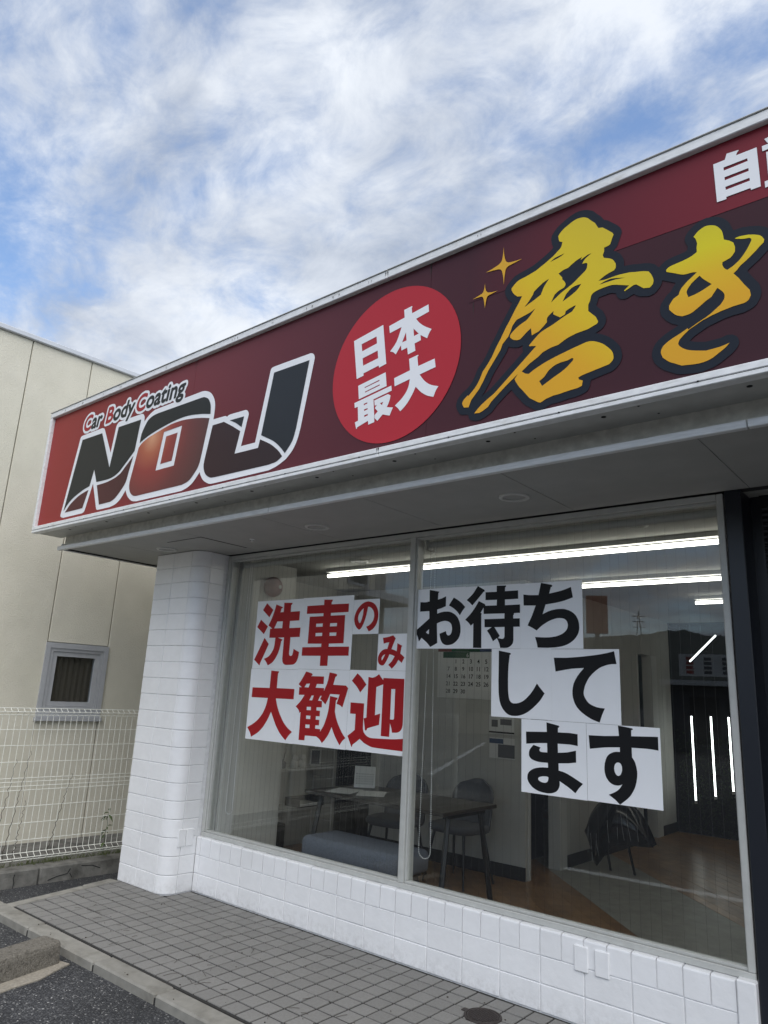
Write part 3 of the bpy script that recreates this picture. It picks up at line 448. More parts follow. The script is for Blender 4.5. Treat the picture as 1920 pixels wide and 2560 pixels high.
    'migaku': [['-2546,7085 -2523,7113 -2509,7125 -2494,7136 -2477,7146 -2432,7166 -2405,7177 -2378,7184 -2353,7186 -2329,7183 -2308,7178 -2292,7171 -2264,7152 -2240,7121 -2198,7073 -2169,7010 -2132,7001 -2091,6960 -2045,6911 -2036,6891 -2052,6855 -2069,6809 -2090,6801 -2123,6798 -2124,6762 -2137,6731 -2129,6701 -2083,6678 -2064,6666 -2051,6653 -2041,6638 -2026,6603 -2029,6566 -2044,6549 -2092,6538 -2116,6531 -2138,6521 -2182,6499 -2140,6491 -2117,6489 -2029,6492 -1992,6490 -1914,6481 -1869,6468 -1803,6451 -1759,6433 -1749,6418 -1739,6401 -1726,6364 -1722,6346 -1722,6331 -1725,6317 -1729,6305 -1741,6293 -1755,6283 -1804,6295 -1850,6339 -1862,6350 -1874,6352 -1885,6352 -1959,6322 -1965,6330 -1921,6362 -2032,6408 -2054,6415 -2074,6419 -2093,6420 -2137,6419 -2162,6417 -2201,6411 -2227,6403 -2239,6394 -2249,6384 -2262,6334 -2278,6304 -2279,6244 -2215,6170 -2196,6124 -2197,6115 -2201,6106 -2212,6100 -2276,6079 -2295,6075 -2314,6074 -2396,6068 -2452,6055 -2480,6047 -2506,6036 -2559,6010 -2628,6004 -2709,5981 -2756,5948 -2839,5906 -2916,5852 -2892,5831 -2881,5822 -2863,5815 -2846,5810 -2798,5835 -2770,5847 -2701,5873 -2662,5885 -2581,5906 -2425,5939 -2305,5960 -2274,5960 -2244,5952 -2215,5938 -2189,5923 -2167,5908 -2148,5892 -2113,5854 -2097,5834 -2084,5814 -2077,5794 -2074,5776 -2073,5760 -2074,5745 -2081,5731 -2095,5718 -2111,5705 -2328,5671 -2349,5667 -2381,5656 -2379,5646 -2375,5636 -2360,5627 -2342,5618 -2351,5573 -2379,5565 -2395,5562 -2471,5558 -2560,5548 -2612,5547 -2678,5534 -2732,5510 -2745,5514 -2758,5520 -2840,5578 -2902,5660 -2940,5706 -2962,5742 -2978,5771 -2988,5796 -2954,5838 -3081,5750 -3231,5632 -3262,5592 -3320,5563 -3358,5551 -3411,5559 -3378,5591 -3359,5608 -3336,5626 -3282,5662 -3206,5703 -3181,5722 -2771,6061 -2839,6077 -2842,6087 -2800,6125 -2760,6158 -2742,6171 -2719,6184 -2686,6196 -2608,6220 -2504,6263 -2425,6289 -2391,6330 -2396,6338 -2447,6326 -2484,6312 -2493,6282 -2539,6268 -2567,6289 -2604,6319 -2601,6350 -2644,6321 -2660,6307 -2666,6292 -2666,6261 -2695,6235 -2743,6197 -2815,6177 -2823,6251 -2869,6223 -2918,6184 -2932,6175 -2949,6172 -2964,6174 -2982,6180 -2998,6187 -3011,6196 -3033,6218 -3037,6231 -3036,6244 -3026,6257 -3010,6271 -2992,6285 -2973,6298 -2930,6321 -2869,6344 -2855,6354 -2832,6375 -2778,6435 -2813,6418 -2832,6411 -2854,6405 -2968,6381 -2999,6350 -3011,6334 -3019,6318 -3030,6285 -3055,6237 -3115,6179 -3137,6125 -3204,6034 -3261,5958 -3296,5900 -3312,5868 -3363,5789 -3447,5701 -3475,5634 -3526,5643 -3543,5673 -3547,5687 -3544,5701 -3528,5726 -3488,5756 -3478,5750 -3431,5792 -3409,5813 -3392,5833 -3378,5853 -3364,5875 -3351,5901 -3326,5957 -3275,6016 -3230,6077 -3179,6173 -3135,6240 -3081,6337 -3037,6403 -2987,6486 -2949,6542 -2913,6604 -2962,6617 -2989,6645 -3000,6659 -3009,6673 -3023,6704 -3023,6723 -2994,6751 -2967,6771 -2950,6779 -2926,6785 -2868,6793 -2770,6816 -2691,6852 -2601,6897 -2561,6926 -2529,6951 -2518,6966 -2513,6979 -2506,7009 -2530,7021 -2536,7030 -2540,7040', '-2628,6850 -2597,6868 -2578,6876 -2551,6880 -2487,6886 -2520,6870 -2539,6864 -2566,6859', '-2548,6703 -2502,6723 -2457,6727 -2409,6755 -2386,6767 -2364,6775 -2323,6786 -2339,6759 -2273,6787 -2236,6789 -2280,6766 -2298,6754 -2309,6742 -2324,6717 -2287,6713 -2280,6706 -2276,6699 -2281,6666 -2288,6650 -2301,6636 -2392,6572 -2422,6553 -2518,6508 -2553,6487 -2624,6440 -2589,6506 -2564,6524 -2550,6532 -2513,6542 -2498,6547 -2486,6560 -2482,6575 -2487,6593 -2497,6611 -2513,6633 -2513,6653', '-2337,6526 -2359,6497 -2373,6483 -2391,6470 -2436,6446 -2513,6413 -2480,6474 -2450,6501 -2435,6512 -2420,6519 -2406,6523 -2391,6526 -2373,6527', '-2641,6686 -2677,6641 -2693,6619 -2704,6597 -2723,6553 -2795,6520 -2890,6482 -2854,6517 -2838,6535 -2825,6551 -2801,6583 -2797,6597 -2789,6610 -2768,6625 -2740,6643 -2703,6665 -2680,6675', '-2744,5714 -2697,5741 -2656,5790 -2621,5813 -2603,5822 -2582,5829 -2537,5838 -2472,5839 -2434,5851 -2420,5838 -2428,5824 -2478,5782 -2506,5763 -2536,5747 -2604,5717 -2717,5662', '-2177,6459 -2137,6472 -2117,6476 -2098,6479 -2079,6480 -2058,6477 -2025,6469 -1947,6445 -2030,6457 -2081,6459']],
    'ki': [['-1396,6605 -1372,6630 -1359,6641 -1342,6650 -1324,6658 -1307,6662 -1290,6661 -1273,6657 -1258,6651 -1244,6644 -1231,6636 -1220,6625 -1209,6611 -1199,6594 -1191,6577 -1186,6560 -1182,6529 -1179,6492 -1142,6468 -1115,6440 -1106,6398 -1109,6361 -1129,6334 -1142,6322 -1160,6315 -1201,6304 -1204,6285 -1200,6269 -1194,6253 -1184,6239 -1172,6227 -1140,6240 -1123,6249 -1090,6272 -1074,6287 -1058,6305 -1028,6344 -1004,6384 -996,6400 -992,6411 -990,6421 -1003,6436 -1033,6441 -1049,6445 -1099,6466 -1101,6472 -1084,6474 -1066,6475 -1049,6472 -1010,6465 -969,6449 -952,6440 -934,6429 -922,6415 -914,6400 -907,6384 -912,6360 -941,6338 -966,6314 -997,6289 -1034,6260 -1078,6231 -1091,6218 -1103,6204 -1120,6190 -1132,6183 -1098,6131 -1066,6068 -1031,6009 -1027,5963 -1040,5938 -1048,5928 -1061,5921 -1076,5916 -1146,5914 -1226,5904 -1299,5889 -1373,5867 -1474,5820 -1513,5789 -1538,5767 -1548,5756 -1554,5742 -1559,5729 -1556,5717 -1550,5705 -1528,5681 -1514,5670 -1499,5660 -1482,5651 -1462,5643 -1432,5633 -1360,5612 -1267,5615 -1247,5617 -1194,5629 -1215,5608 -1228,5597 -1286,5560 -1319,5541 -1338,5534 -1361,5528 -1387,5524 -1417,5523 -1455,5526 -1543,5539 -1600,5575 -1616,5583 -1632,5594 -1647,5608 -1680,5643 -1690,5673 -1693,5687 -1692,5701 -1687,5715 -1681,5727 -1674,5738 -1664,5747 -1652,5756 -1637,5766 -1601,5784 -1539,5809 -1484,5835 -1477,5824 -1408,5859 -1349,5884 -1311,5904 -1237,5956 -1219,5979 -1211,5990 -1205,6006 -1204,6021 -1205,6036 -1212,6052 -1222,6068 -1250,6103 -1297,6042 -1345,6018 -1378,5995 -1416,5972 -1437,5960 -1458,5952 -1478,5949 -1518,5949 -1552,5967 -1568,5979 -1583,5996 -1612,6037 -1611,6073 -1576,6120 -1534,6141 -1524,6169 -1516,6182 -1506,6196 -1493,6209 -1463,6235 -1389,6287 -1403,6293 -1418,6298 -1465,6300 -1490,6304 -1512,6314 -1555,6340 -1617,6375 -1618,6394 -1605,6405 -1588,6413 -1560,6418 -1493,6425 -1450,6433 -1431,6438 -1413,6445 -1379,6462 -1379,6501 -1372,6538 -1382,6581', '-1371,6251 -1354,6224 -1343,6209 -1288,6148 -1348,6123 -1382,6111 -1419,6102 -1462,6096 -1471,6125 -1473,6138 -1472,6152 -1466,6165 -1457,6178 -1434,6206 -1408,6226']],
    'logo_white': [['-11003,6781 -10995,6807 -10986,6818 -10970,6825 -10949,6829 -10925,6831 -10765,6833 -10327,6838 -10287,6824 -10269,6816 -10258,6807 -10241,6786 -9966,6364 -9910,6766 -9905,6784 -9895,6801 -9880,6815 -9860,6830 -9834,6838 -9671,6839 -9221,6833 -9187,6824 -9171,6816 -9158,6803 -9133,6769 -9124,6691 -9084,6724 -9061,6741 -9006,6775 -8976,6790 -8944,6802 -8879,6822 -8072,6836 -7778,6839 -7736,6836 -7699,6829 -7664,6818 -7628,6804 -7593,6786 -7560,6763 -7528,6733 -7499,6698 -7476,6663 -7460,6631 -7449,6600 -7442,6566 -7438,6525 -7438,6481 -7440,6415 -7445,6366 -7197,6360 -7155,6340 -7146,6348 -7134,6354 -7106,6359 -7088,6360 -6800,6353 -6773,6346 -6761,6339 -6749,6328 -6738,6314 -6730,6302 -6727,6288 -6726,6275 -6815,5877 -6550,5875 -6387,6768 -6379,6795 -6370,6805 -6356,6811 -6337,6815 -6316,6816 -6149,6817 -5688,6817 -5660,6806 -5648,6798 -5637,6787 -5628,6774 -5622,6761 -5618,6743 -5618,6726 -5763,5903 -5788,5807 -5804,5762 -5822,5722 -5843,5686 -5868,5652 -5898,5621 -5967,5563 -6062,5521 -6110,5503 -6158,5491 -6253,5473 -7300,5471 -7363,5475 -7397,5483 -7438,5500 -7483,5523 -7521,5548 -7551,5577 -7575,5607 -7602,5646 -7614,5672 -7694,5589 -7734,5554 -7771,5530 -7807,5513 -7846,5498 -7886,5487 -7971,5469 -9055,5471 -9134,5483 -9173,5494 -9214,5514 -9254,5540 -9289,5566 -9316,5592 -9354,5641 -9363,5655 -9376,5682 -9446,5603 -9483,5570 -9522,5542 -9563,5520 -9607,5503 -9656,5491 -9759,5477 -10096,5477 -10115,5481 -10132,5486 -10144,5496 -10154,5507 -10360,5931 -10489,5536 -10502,5509 -10513,5497 -10529,5490 -10569,5481 -11152,5479 -11194,5488 -11214,5493 -11232,5500 -11248,5509 -11260,5518 -11263,5534 -11261,5552']],
    'n_top': [['-10916,6752 -10307,6747 -9931,6122 -9831,6750 -9215,6743 -9277,6266 -9465,6120 -9625,6003 -9700,5972 -9741,5959 -9788,5948 -9839,5939 -9897,5934 -10003,5933 -10259,5939 -10385,6160 -10456,5903 -10580,5881 -10648,5866 -10730,5843 -10818,5815 -10896,5787 -10956,5761 -11007,5734 -11055,5703 -11099,5668 -11178,5590']],
    'n_low': [['-10469,5844 -10576,5564 -11122,5561 -11039,5639 -10990,5676 -10930,5710 -10863,5742 -10799,5769 -10742,5789 -10688,5804 -10634,5816 -10579,5827'], ['-10231,5884 -10054,5886 -9968,5890 -9884,5898 -9803,5909 -9732,5921 -9677,5936 -9585,5970 -9290,6192 -9362,5952 -9385,5852 -9403,5808 -9434,5767 -9473,5728 -9514,5692 -9557,5657 -9603,5623 -9647,5596 -9687,5580 -9765,5559 -10079,5556']],
    'o_top': [['-9167,6366 -9159,6455 -9151,6496 -9138,6531 -9121,6562 -9100,6593 -9077,6628 -9049,6663 -9018,6692 -8981,6712 -8941,6725 -8899,6735 -8858,6741 -8776,6746 -7761,6746 -7715,6742 -7690,6736 -7661,6724 -7629,6709 -7600,6688 -7575,6659 -7553,6625 -7536,6588 -7527,6547 -7520,6458 -7649,6488 -7717,6502 -7869,6526 -7945,6536 -8017,6542 -8087,6546 -8162,6546 -8244,6543 -8332,6537 -8423,6528 -8521,6516 -8622,6502 -8719,6486 -8810,6469 -8896,6452 -8975,6432 -9044,6411']],
    'o_low': [['-9177,6293 -9140,6328 -9116,6344 -9076,6364 -9026,6384 -8968,6402 -8892,6419 -8615,6469 -8514,6486 -8417,6499 -8326,6504 -8239,6505 -8153,6503 -8068,6497 -7906,6477 -7835,6467 -7770,6455 -7706,6443 -7646,6430 -7530,6401 -7633,5812 -7656,5759 -7672,5732 -7696,5705 -7723,5677 -7777,5627 -7802,5605 -7835,5587 -7879,5573 -7981,5553 -9074,5553 -9132,5562 -9160,5571 -9187,5585 -9214,5603 -9238,5624 -9257,5649 -9274,5677 -9286,5706 -9292,5735 -9295,5793', '-8566,6417 -8141,6424 -8220,5862 -8655,5861'], ['-8496,6336 -8227,6339 -8288,5945 -8555,5941']],
    'j_top': [['-7091,6277 -6810,6270 -6839,6134 -6918,6187 -6958,6212 -7002,6235'], ['-6312,6733 -5701,6731 -5834,5918 -5861,5816 -5881,5767 -5914,5723 -5993,5638 -6051,5699 -6085,5730 -6124,5764 -6167,5798 -6218,5832 -6288,5870 -6447,5948']],
    'j_low': [['-7442,6282 -7208,6281 -7030,6186 -6856,6083 -6925,5798 -6482,5793 -6458,5897 -6329,5835 -6269,5804 -6214,5769 -6164,5733 -6121,5699 -6088,5668 -6035,5608 -6096,5572 -6130,5558 -6172,5551 -6262,5543 -7267,5550 -7342,5554 -7379,5562 -7417,5578 -7455,5600 -7486,5626 -7510,5658 -7528,5694 -7540,5729 -7544,5761 -7537,5823']],
    'star': [['-3111,7200 -3107,7133 -3103,7101 -3097,7071 -3089,7044 -3077,7023 -3060,7011 -3038,7006 -2982,6999 -2913,6995 -3056,6973 -3077,6963 -3088,6946 -3093,6923 -3102,6864 -3107,6789 -3112,6861 -3117,6893 -3122,6922 -3129,6947 -3141,6966 -3159,6976 -3181,6981 -3237,6988 -3306,6995 -3246,7005 -3189,7019 -3163,7028 -3142,7041 -3129,7059 -3123,7081 -3115,7136'], ['-3315,6880 -3311,6834 -3307,6814 -3302,6798 -3294,6784 -3285,6774 -3272,6767 -3241,6758 -3220,6756 -3175,6753 -3236,6742 -3271,6738 -3284,6731 -3292,6719 -3297,6703 -3305,6663 -3313,6615 -3319,6668 -3327,6713 -3333,6731 -3342,6745 -3355,6751 -3372,6753 -3410,6754 -3452,6753 -3356,6777 -3342,6783 -3333,6793 -3327,6805 -3323,6819 -3319,6838']],
    'text_dark': [['-9632,6802 -9615,6802 -9608,6805 -9604,6810 -9442,7052 -9439,7058 -9439,7063 -9446,7071 -9453,7073 -9481,7073 -9486,7073 -9491,7070 -9500,7061 -9544,6995 -9546,6998 -9568,7062 -9574,7070 -9583,7073 -9613,7073 -9620,7071 -9625,7066 -9627,7061 -9626,7052 -9585,6935 -9590,6926 -9660,6821 -9660,6812 -9654,6806 -9649,6804'], ['-8316,6804 -8283,6803 -8265,6806 -8258,6808 -8230,6820 -8207,6841 -8199,6861 -8199,6887 -8204,6898 -8214,6908 -8226,6916 -8247,6923 -8278,6930 -8281,6933 -8246,6941 -8224,6952 -8208,6965 -8201,6975 -8192,6996 -8192,7024 -8178,7027 -8168,7036 -8165,7049 -8165,7063 -8173,7071 -8181,7073 -8249,7073 -8279,7069 -8308,7057 -8332,7032 -8341,7011 -8343,6999 -8343,6989 -8338,6972 -8326,6956 -8339,6942 -8342,6937 -8342,6914 -8358,6903 -8371,6890 -8376,6882 -8381,6869 -8381,6855 -8378,6840 -8359,6819 -8336,6808', '-8293,6852 -8315,6854 -8325,6857 -8327,6860 -8326,6865 -8323,6870 -8319,6873 -8305,6877 -8279,6877 -8260,6873 -8256,6870 -8254,6867 -8255,6861 -8260,6858 -8273,6854', '-8271,6986 -8284,6988 -8289,6993 -8291,6999 -8285,7012 -8276,7018 -8263,7021 -8256,7021 -8246,7016 -8243,7011 -8243,7006 -8248,6995 -8258,6988'], ['-10660,6884 -10643,6884 -10613,6895 -10596,6884 -10577,6884 -10554,6894 -10542,6906 -10539,6921 -10540,6932 -10549,6938 -10558,6934 -10560,6936 -10549,7005 -10549,7037 -10558,7053 -10565,7061 -10586,7073 -10611,7077 -10630,7075 -10644,7070 -10664,7059 -10675,7048 -10678,7043 -10683,7017 -10683,7007 -10681,7003 -10674,6997 -10668,6998 -10657,7008 -10645,7015 -10629,7021 -10607,7021 -10605,7020 -10603,7015 -10603,7008 -10605,7005 -10646,6991 -10665,6981 -10678,6971 -10690,6958 -10697,6939 -10697,6917 -10694,6908 -10686,6898 -10674,6888', '-10637,6930 -10642,6932 -10644,6936 -10639,6946 -10631,6953 -10620,6959 -10612,6960 -10611,6953 -10614,6937 -10618,6934 -10630,6930'], ['-9960,6884 -9947,6883 -9921,6888 -9912,6890 -9901,6895 -9875,6910 -9852,6935 -9845,6946 -9833,6980 -9836,7019 -9852,7048 -9888,7071 -9925,7077 -9959,7071 -9964,7069 -10001,7048 -10027,7018 -10036,6997 -10041,6981 -10039,6942 -10026,6918 -10015,6907 -9993,6891', '-9949,6936 -9972,6942 -9978,6948 -9984,6959 -9985,6963 -9985,6977 -9977,6999 -9964,7013 -9947,7021 -9925,7023 -9906,7018 -9898,7013 -9889,6995 -9889,6986 -9899,6959 -9910,6947 -9922,6941'], ['-9056,6884 -9039,6884 -9015,6888 -8999,6893 -8970,6909 -8950,6931 -8940,6946 -8929,6976 -8930,7019 -8940,7037 -8950,7050 -8962,7059 -8982,7071 -9019,7077 -9056,7070 -9094,7049 -9117,7024 -9123,7015 -9128,7003 -9135,6985 -9135,6961 -9132,6940 -9120,6918 -9107,6905 -9087,6891 -9077,6888', '-9043,6936 -9065,6941 -9072,6948 -9078,6959 -9079,6963 -9079,6979 -9071,6999 -9058,7013 -9050,7018 -9041,7021 -9021,7023 -9000,7018 -8992,7013 -8985,6999 -8984,6984 -8992,6962 -9001,6950 -9011,6943 -9019,6940'], ['-8894,6884 -8875,6884 -8854,6890 -8843,6895 -8840,6894 -8832,6888 -8824,6884 -8805,6884 -8796,6886 -8777,6895 -8768,6904 -8765,6917 -8766,6928 -8774,6936 -8778,6936 -8785,6934 -8787,6937 -8775,7003 -8775,7037 -8786,7055 -8791,7061 -8814,7073 -8839,7077 -8867,7073 -8894,7061 -8910,7046 -8917,7007 -8915,7003 -8908,6997 -8902,6998 -8877,7015 -8861,7021 -8835,7021 -8833,7020 -8831,7015 -8831,7008 -8834,7005 -8872,6993 -8902,6979 -8921,6962 -8928,6950 -8933,6937 -8933,6927 -8931,6914 -8927,6905 -8920,6898 -8910,6890', '-8867,6930 -8874,6932 -8876,6936 -8871,6946 -8866,6951 -8852,6958 -8843,6961 -8840,6960 -8839,6956 -8844,6936 -8854,6932'], ['-8696,6884 -8677,6883 -8658,6888 -8640,6896 -8634,6902 -8629,6922 -8629,6933 -8630,6938 -8634,6944 -8640,6946 -8657,6940 -8681,6936 -8688,6940 -8689,6951 -8679,7011 -8676,7020 -8635,7021 -8628,7024 -8620,7032 -8615,7057 -8616,7066 -8626,7073 -8666,7074 -8667,7079 -8665,7087 -8666,7096 -8670,7102 -8677,7105 -8691,7096 -8749,7050 -8757,7042 -8759,7037 -8758,7030 -8753,7025 -8747,7022 -8735,7021 -8733,7017 -8745,6949 -8745,6925 -8742,6916 -8737,6907 -8726,6896 -8708,6886'], ['-10522,6886 -10493,6886 -10486,6889 -10482,6894 -10479,6900 -10467,6981 -10461,6997 -10451,7012 -10442,7019 -10427,7021 -10416,7017 -10406,7008 -10401,7006 -10391,7014 -10376,7033 -10371,7042 -10371,7049 -10386,7066 -10404,7075 -10417,7077 -10431,7073 -10453,7058 -10457,7067 -10467,7073 -10495,7073 -10500,7071 -10505,7066 -10509,7055 -10533,6903 -10532,6894 -10527,6889'], ['-9742,6886 -9673,6885 -9666,6888 -9660,6894 -9657,6902 -9617,7137 -9618,7148 -9622,7154 -9628,7157 -9659,7157 -9665,7154 -9670,7149 -9673,7143 -9685,7075 -9689,7074 -9711,7077 -9748,7071 -9781,7052 -9810,7020 -9822,6989 -9823,6983 -9823,6946 -9812,6922 -9809,6917 -9801,6909 -9779,6893', '-9737,6938 -9758,6942 -9765,6950 -9769,6962 -9769,6969 -9760,6998 -9750,7010 -9736,7019 -9715,7023 -9696,7022 -9694,7020 -9694,7018 -9707,6940 -9711,6937'], ['-8618,6886 -8587,6886 -8580,6889 -8573,6898 -8547,7051 -8548,7064 -8552,7070 -8558,7073 -8590,7073 -8599,7066 -8602,7059 -8629,6903 -8628,6894 -8623,6889'], ['-8534,6886 -8503,6886 -8498,6888 -8492,6893 -8489,6902 -8473,7003 -8470,7010 -8460,7019 -8450,7024 -8435,7027 -8421,7024 -8415,7011 -8433,6907 -8432,6894 -8426,6888 -8417,6885 -8391,6886 -8386,6888 -8380,6893 -8377,6902 -8361,7001 -8362,7033 -8370,7051 -8380,7062 -8398,7073 -8419,7077 -8436,7075 -8461,7064 -8475,7073 -8505,7073 -8511,7070 -8517,7064 -8545,6905 -8544,6894 -8539,6889'], ['-8570,7080 -8560,7082 -8550,7087 -8538,7099 -8535,7106 -8536,7124 -8548,7138 -8555,7141 -8569,7141 -8578,7137 -8591,7124 -8595,7117 -8595,7101 -8592,7094 -8584,7086']],
    'text_red': [['-10818,6884 -10785,6884 -10761,6888 -10736,6896 -10714,6906 -10709,6911 -10705,6918 -10701,6946 -10701,6955 -10707,6962 -10713,6965 -10752,6948 -10775,6942 -10791,6940 -10805,6940 -10840,6947 -10861,6961 -10875,6986 -10877,7017 -10863,7056 -10840,7081 -10828,7089 -10813,7097 -10783,7103 -10751,7103 -10728,7097 -10696,7081 -10690,7081 -10682,7089 -10675,7122 -10676,7133 -10683,7140 -10716,7153 -10741,7159 -10759,7162 -10769,7161 -10823,7151 -10875,7122 -10916,7073 -10933,7025 -10933,6978 -10928,6962 -10915,6934 -10907,6925 -10871,6896'], ['-9276,6884 -9241,6884 -9225,6886 -9201,6892 -9164,6906 -9158,6913 -9155,6920 -9151,6946 -9151,6955 -9157,6962 -9165,6965 -9188,6954 -9210,6946 -9245,6940 -9263,6940 -9297,6946 -9302,6948 -9323,6963 -9337,6988 -9337,7021 -9324,7055 -9301,7080 -9281,7092 -9269,7097 -9237,7103 -9205,7104 -9185,7099 -9168,7093 -9142,7081 -9138,7081 -9130,7089 -9123,7124 -9124,7133 -9130,7139 -9154,7149 -9181,7157 -9211,7162 -9223,7161 -9281,7151 -9335,7122 -9378,7075 -9394,7033 -9397,7022 -9397,6974 -9379,6936 -9367,6923 -9331,6896'], ['-10246,6886 -10155,6886 -10115,6892 -10082,6908 -10056,6934 -10045,6960 -10045,6991 -10055,7010 -10078,7032 -10076,7035 -10063,7047 -10053,7062 -10049,7076 -10049,7108 -10058,7127 -10070,7139 -10094,7153 -10123,7158 -10201,7158 -10208,7155 -10215,7148 -10257,6910 -10256,6895 -10251,6889', '-10189,6942 -10191,6944 -10191,6949 -10185,6985 -10183,6993 -10181,6995 -10139,6996 -10121,6993 -10112,6989 -10106,6983 -10103,6974 -10108,6961 -10117,6951 -10123,6948 -10137,6944 -10155,6942', '-10171,7052 -10173,7056 -10167,7091 -10164,7101 -10129,7101 -10116,7099 -10110,7093 -10107,7088 -10108,7084 -10114,7067 -10119,7061 -10137,7054 -10157,7052']],
    'text_border': [['-9651,6764 -9620,6762 -9597,6767 -9573,6783 -9443,6976 -9438,6973 -9435,6956 -9415,6916 -9403,6899 -9381,6881 -9350,6860 -9271,6843 -9248,6842 -9201,6851 -9157,6864 -9140,6874 -9128,6870 -9099,6852 -9048,6842 -8993,6852 -8956,6870 -8950,6869 -8924,6851 -8884,6842 -8848,6849 -8819,6843 -8809,6843 -8785,6848 -8752,6862 -8746,6861 -8731,6852 -8688,6842 -8644,6850 -8592,6846 -8560,6853 -8531,6847 -8508,6846 -8482,6852 -8461,6864 -8442,6852 -8423,6847 -8417,6837 -8414,6824 -8397,6797 -8374,6780 -8351,6771 -8308,6762 -8288,6762 -8261,6767 -8237,6772 -8218,6780 -8181,6807 -8170,6824 -8161,6847 -8156,6878 -8161,6905 -8179,6934 -8155,6977 -8150,6996 -8139,7005 -8130,7020 -8125,7043 -8125,7058 -8130,7081 -8141,7097 -8158,7109 -8181,7114 -8248,7114 -8275,7110 -8311,7101 -8340,7083 -8381,7110 -8420,7117 -8456,7110 -8487,7115 -8495,7124 -8498,7141 -8517,7165 -8534,7177 -8560,7182 -8590,7177 -8605,7167 -8621,7151 -8629,7139 -8633,7121 -8643,7131 -8661,7142 -8679,7144 -8695,7142 -8713,7131 -8761,7092 -8793,7109 -8840,7117 -8896,7106 -8928,7087 -8973,7109 -9017,7116 -9081,7104 -9084,7110 -9082,7129 -9085,7146 -9099,7167 -9119,7180 -9145,7189 -9212,7202 -9291,7190 -9312,7182 -9365,7151 -9412,7100 -9433,7110 -9456,7114 -9480,7114 -9506,7109 -9521,7099 -9533,7085 -9547,7099 -9562,7109 -9578,7112 -9580,7118 -9576,7138 -9581,7162 -9595,7183 -9610,7193 -9633,7198 -9652,7198 -9675,7194 -9695,7181 -9710,7161 -9719,7118 -9771,7105 -9820,7075 -9865,7105 -9881,7110 -9924,7117 -9979,7106 -10004,7096 -10007,7099 -10013,7129 -10029,7157 -10039,7167 -10068,7186 -10124,7198 -10199,7198 -10222,7193 -10235,7185 -10245,7175 -10255,7158 -10299,6906 -10294,6880 -10281,6861 -10266,6852 -10240,6846 -10148,6846 -10093,6856 -10049,6880 -10003,6852 -9952,6843 -9905,6851 -9889,6856 -9865,6868 -9840,6885 -9803,6860 -9791,6855 -9748,6846 -9695,6845 -9699,6834 -9702,6817 -9698,6796 -9683,6776 -9670,6768', '-9259,6979 -9282,6984 -9293,6993 -9295,6999 -9295,7014 -9291,7029 -9285,7039 -9275,7049 -9251,7061 -9224,7065 -9197,7061 -9172,7050 -9158,7040 -9158,7036 -9170,7008 -9174,7004 -9187,7001 -9225,6984'], ['-10815,6844 -10792,6842 -10765,6847 -10712,6862 -10679,6848 -10652,6842 -10619,6848 -10584,6842 -10548,6850 -10504,6846 -10474,6852 -10455,6865 -10442,6884 -10426,6972 -10403,6968 -10385,6971 -10367,6981 -10359,6989 -10334,7024 -10330,7043 -10334,7065 -10345,7081 -10363,7099 -10375,7107 -10413,7117 -10448,7110 -10472,7114 -10491,7114 -10514,7109 -10537,7092 -10569,7110 -10612,7117 -10631,7115 -10635,7118 -10633,7126 -10638,7149 -10649,7165 -10671,7180 -10713,7194 -10753,7202 -10768,7202 -10841,7188 -10905,7151 -10947,7101 -10954,7089 -10971,7038 -10976,7014 -10976,6982 -10971,6956 -10954,6920 -10945,6905 -10929,6889 -10890,6860', '-10803,6979 -10825,6985 -10835,7003 -10831,7025 -10817,7047 -10795,7061 -10772,7065 -10740,7058 -10722,7048 -10720,7038 -10724,7018 -10722,7004 -10773,6984']],
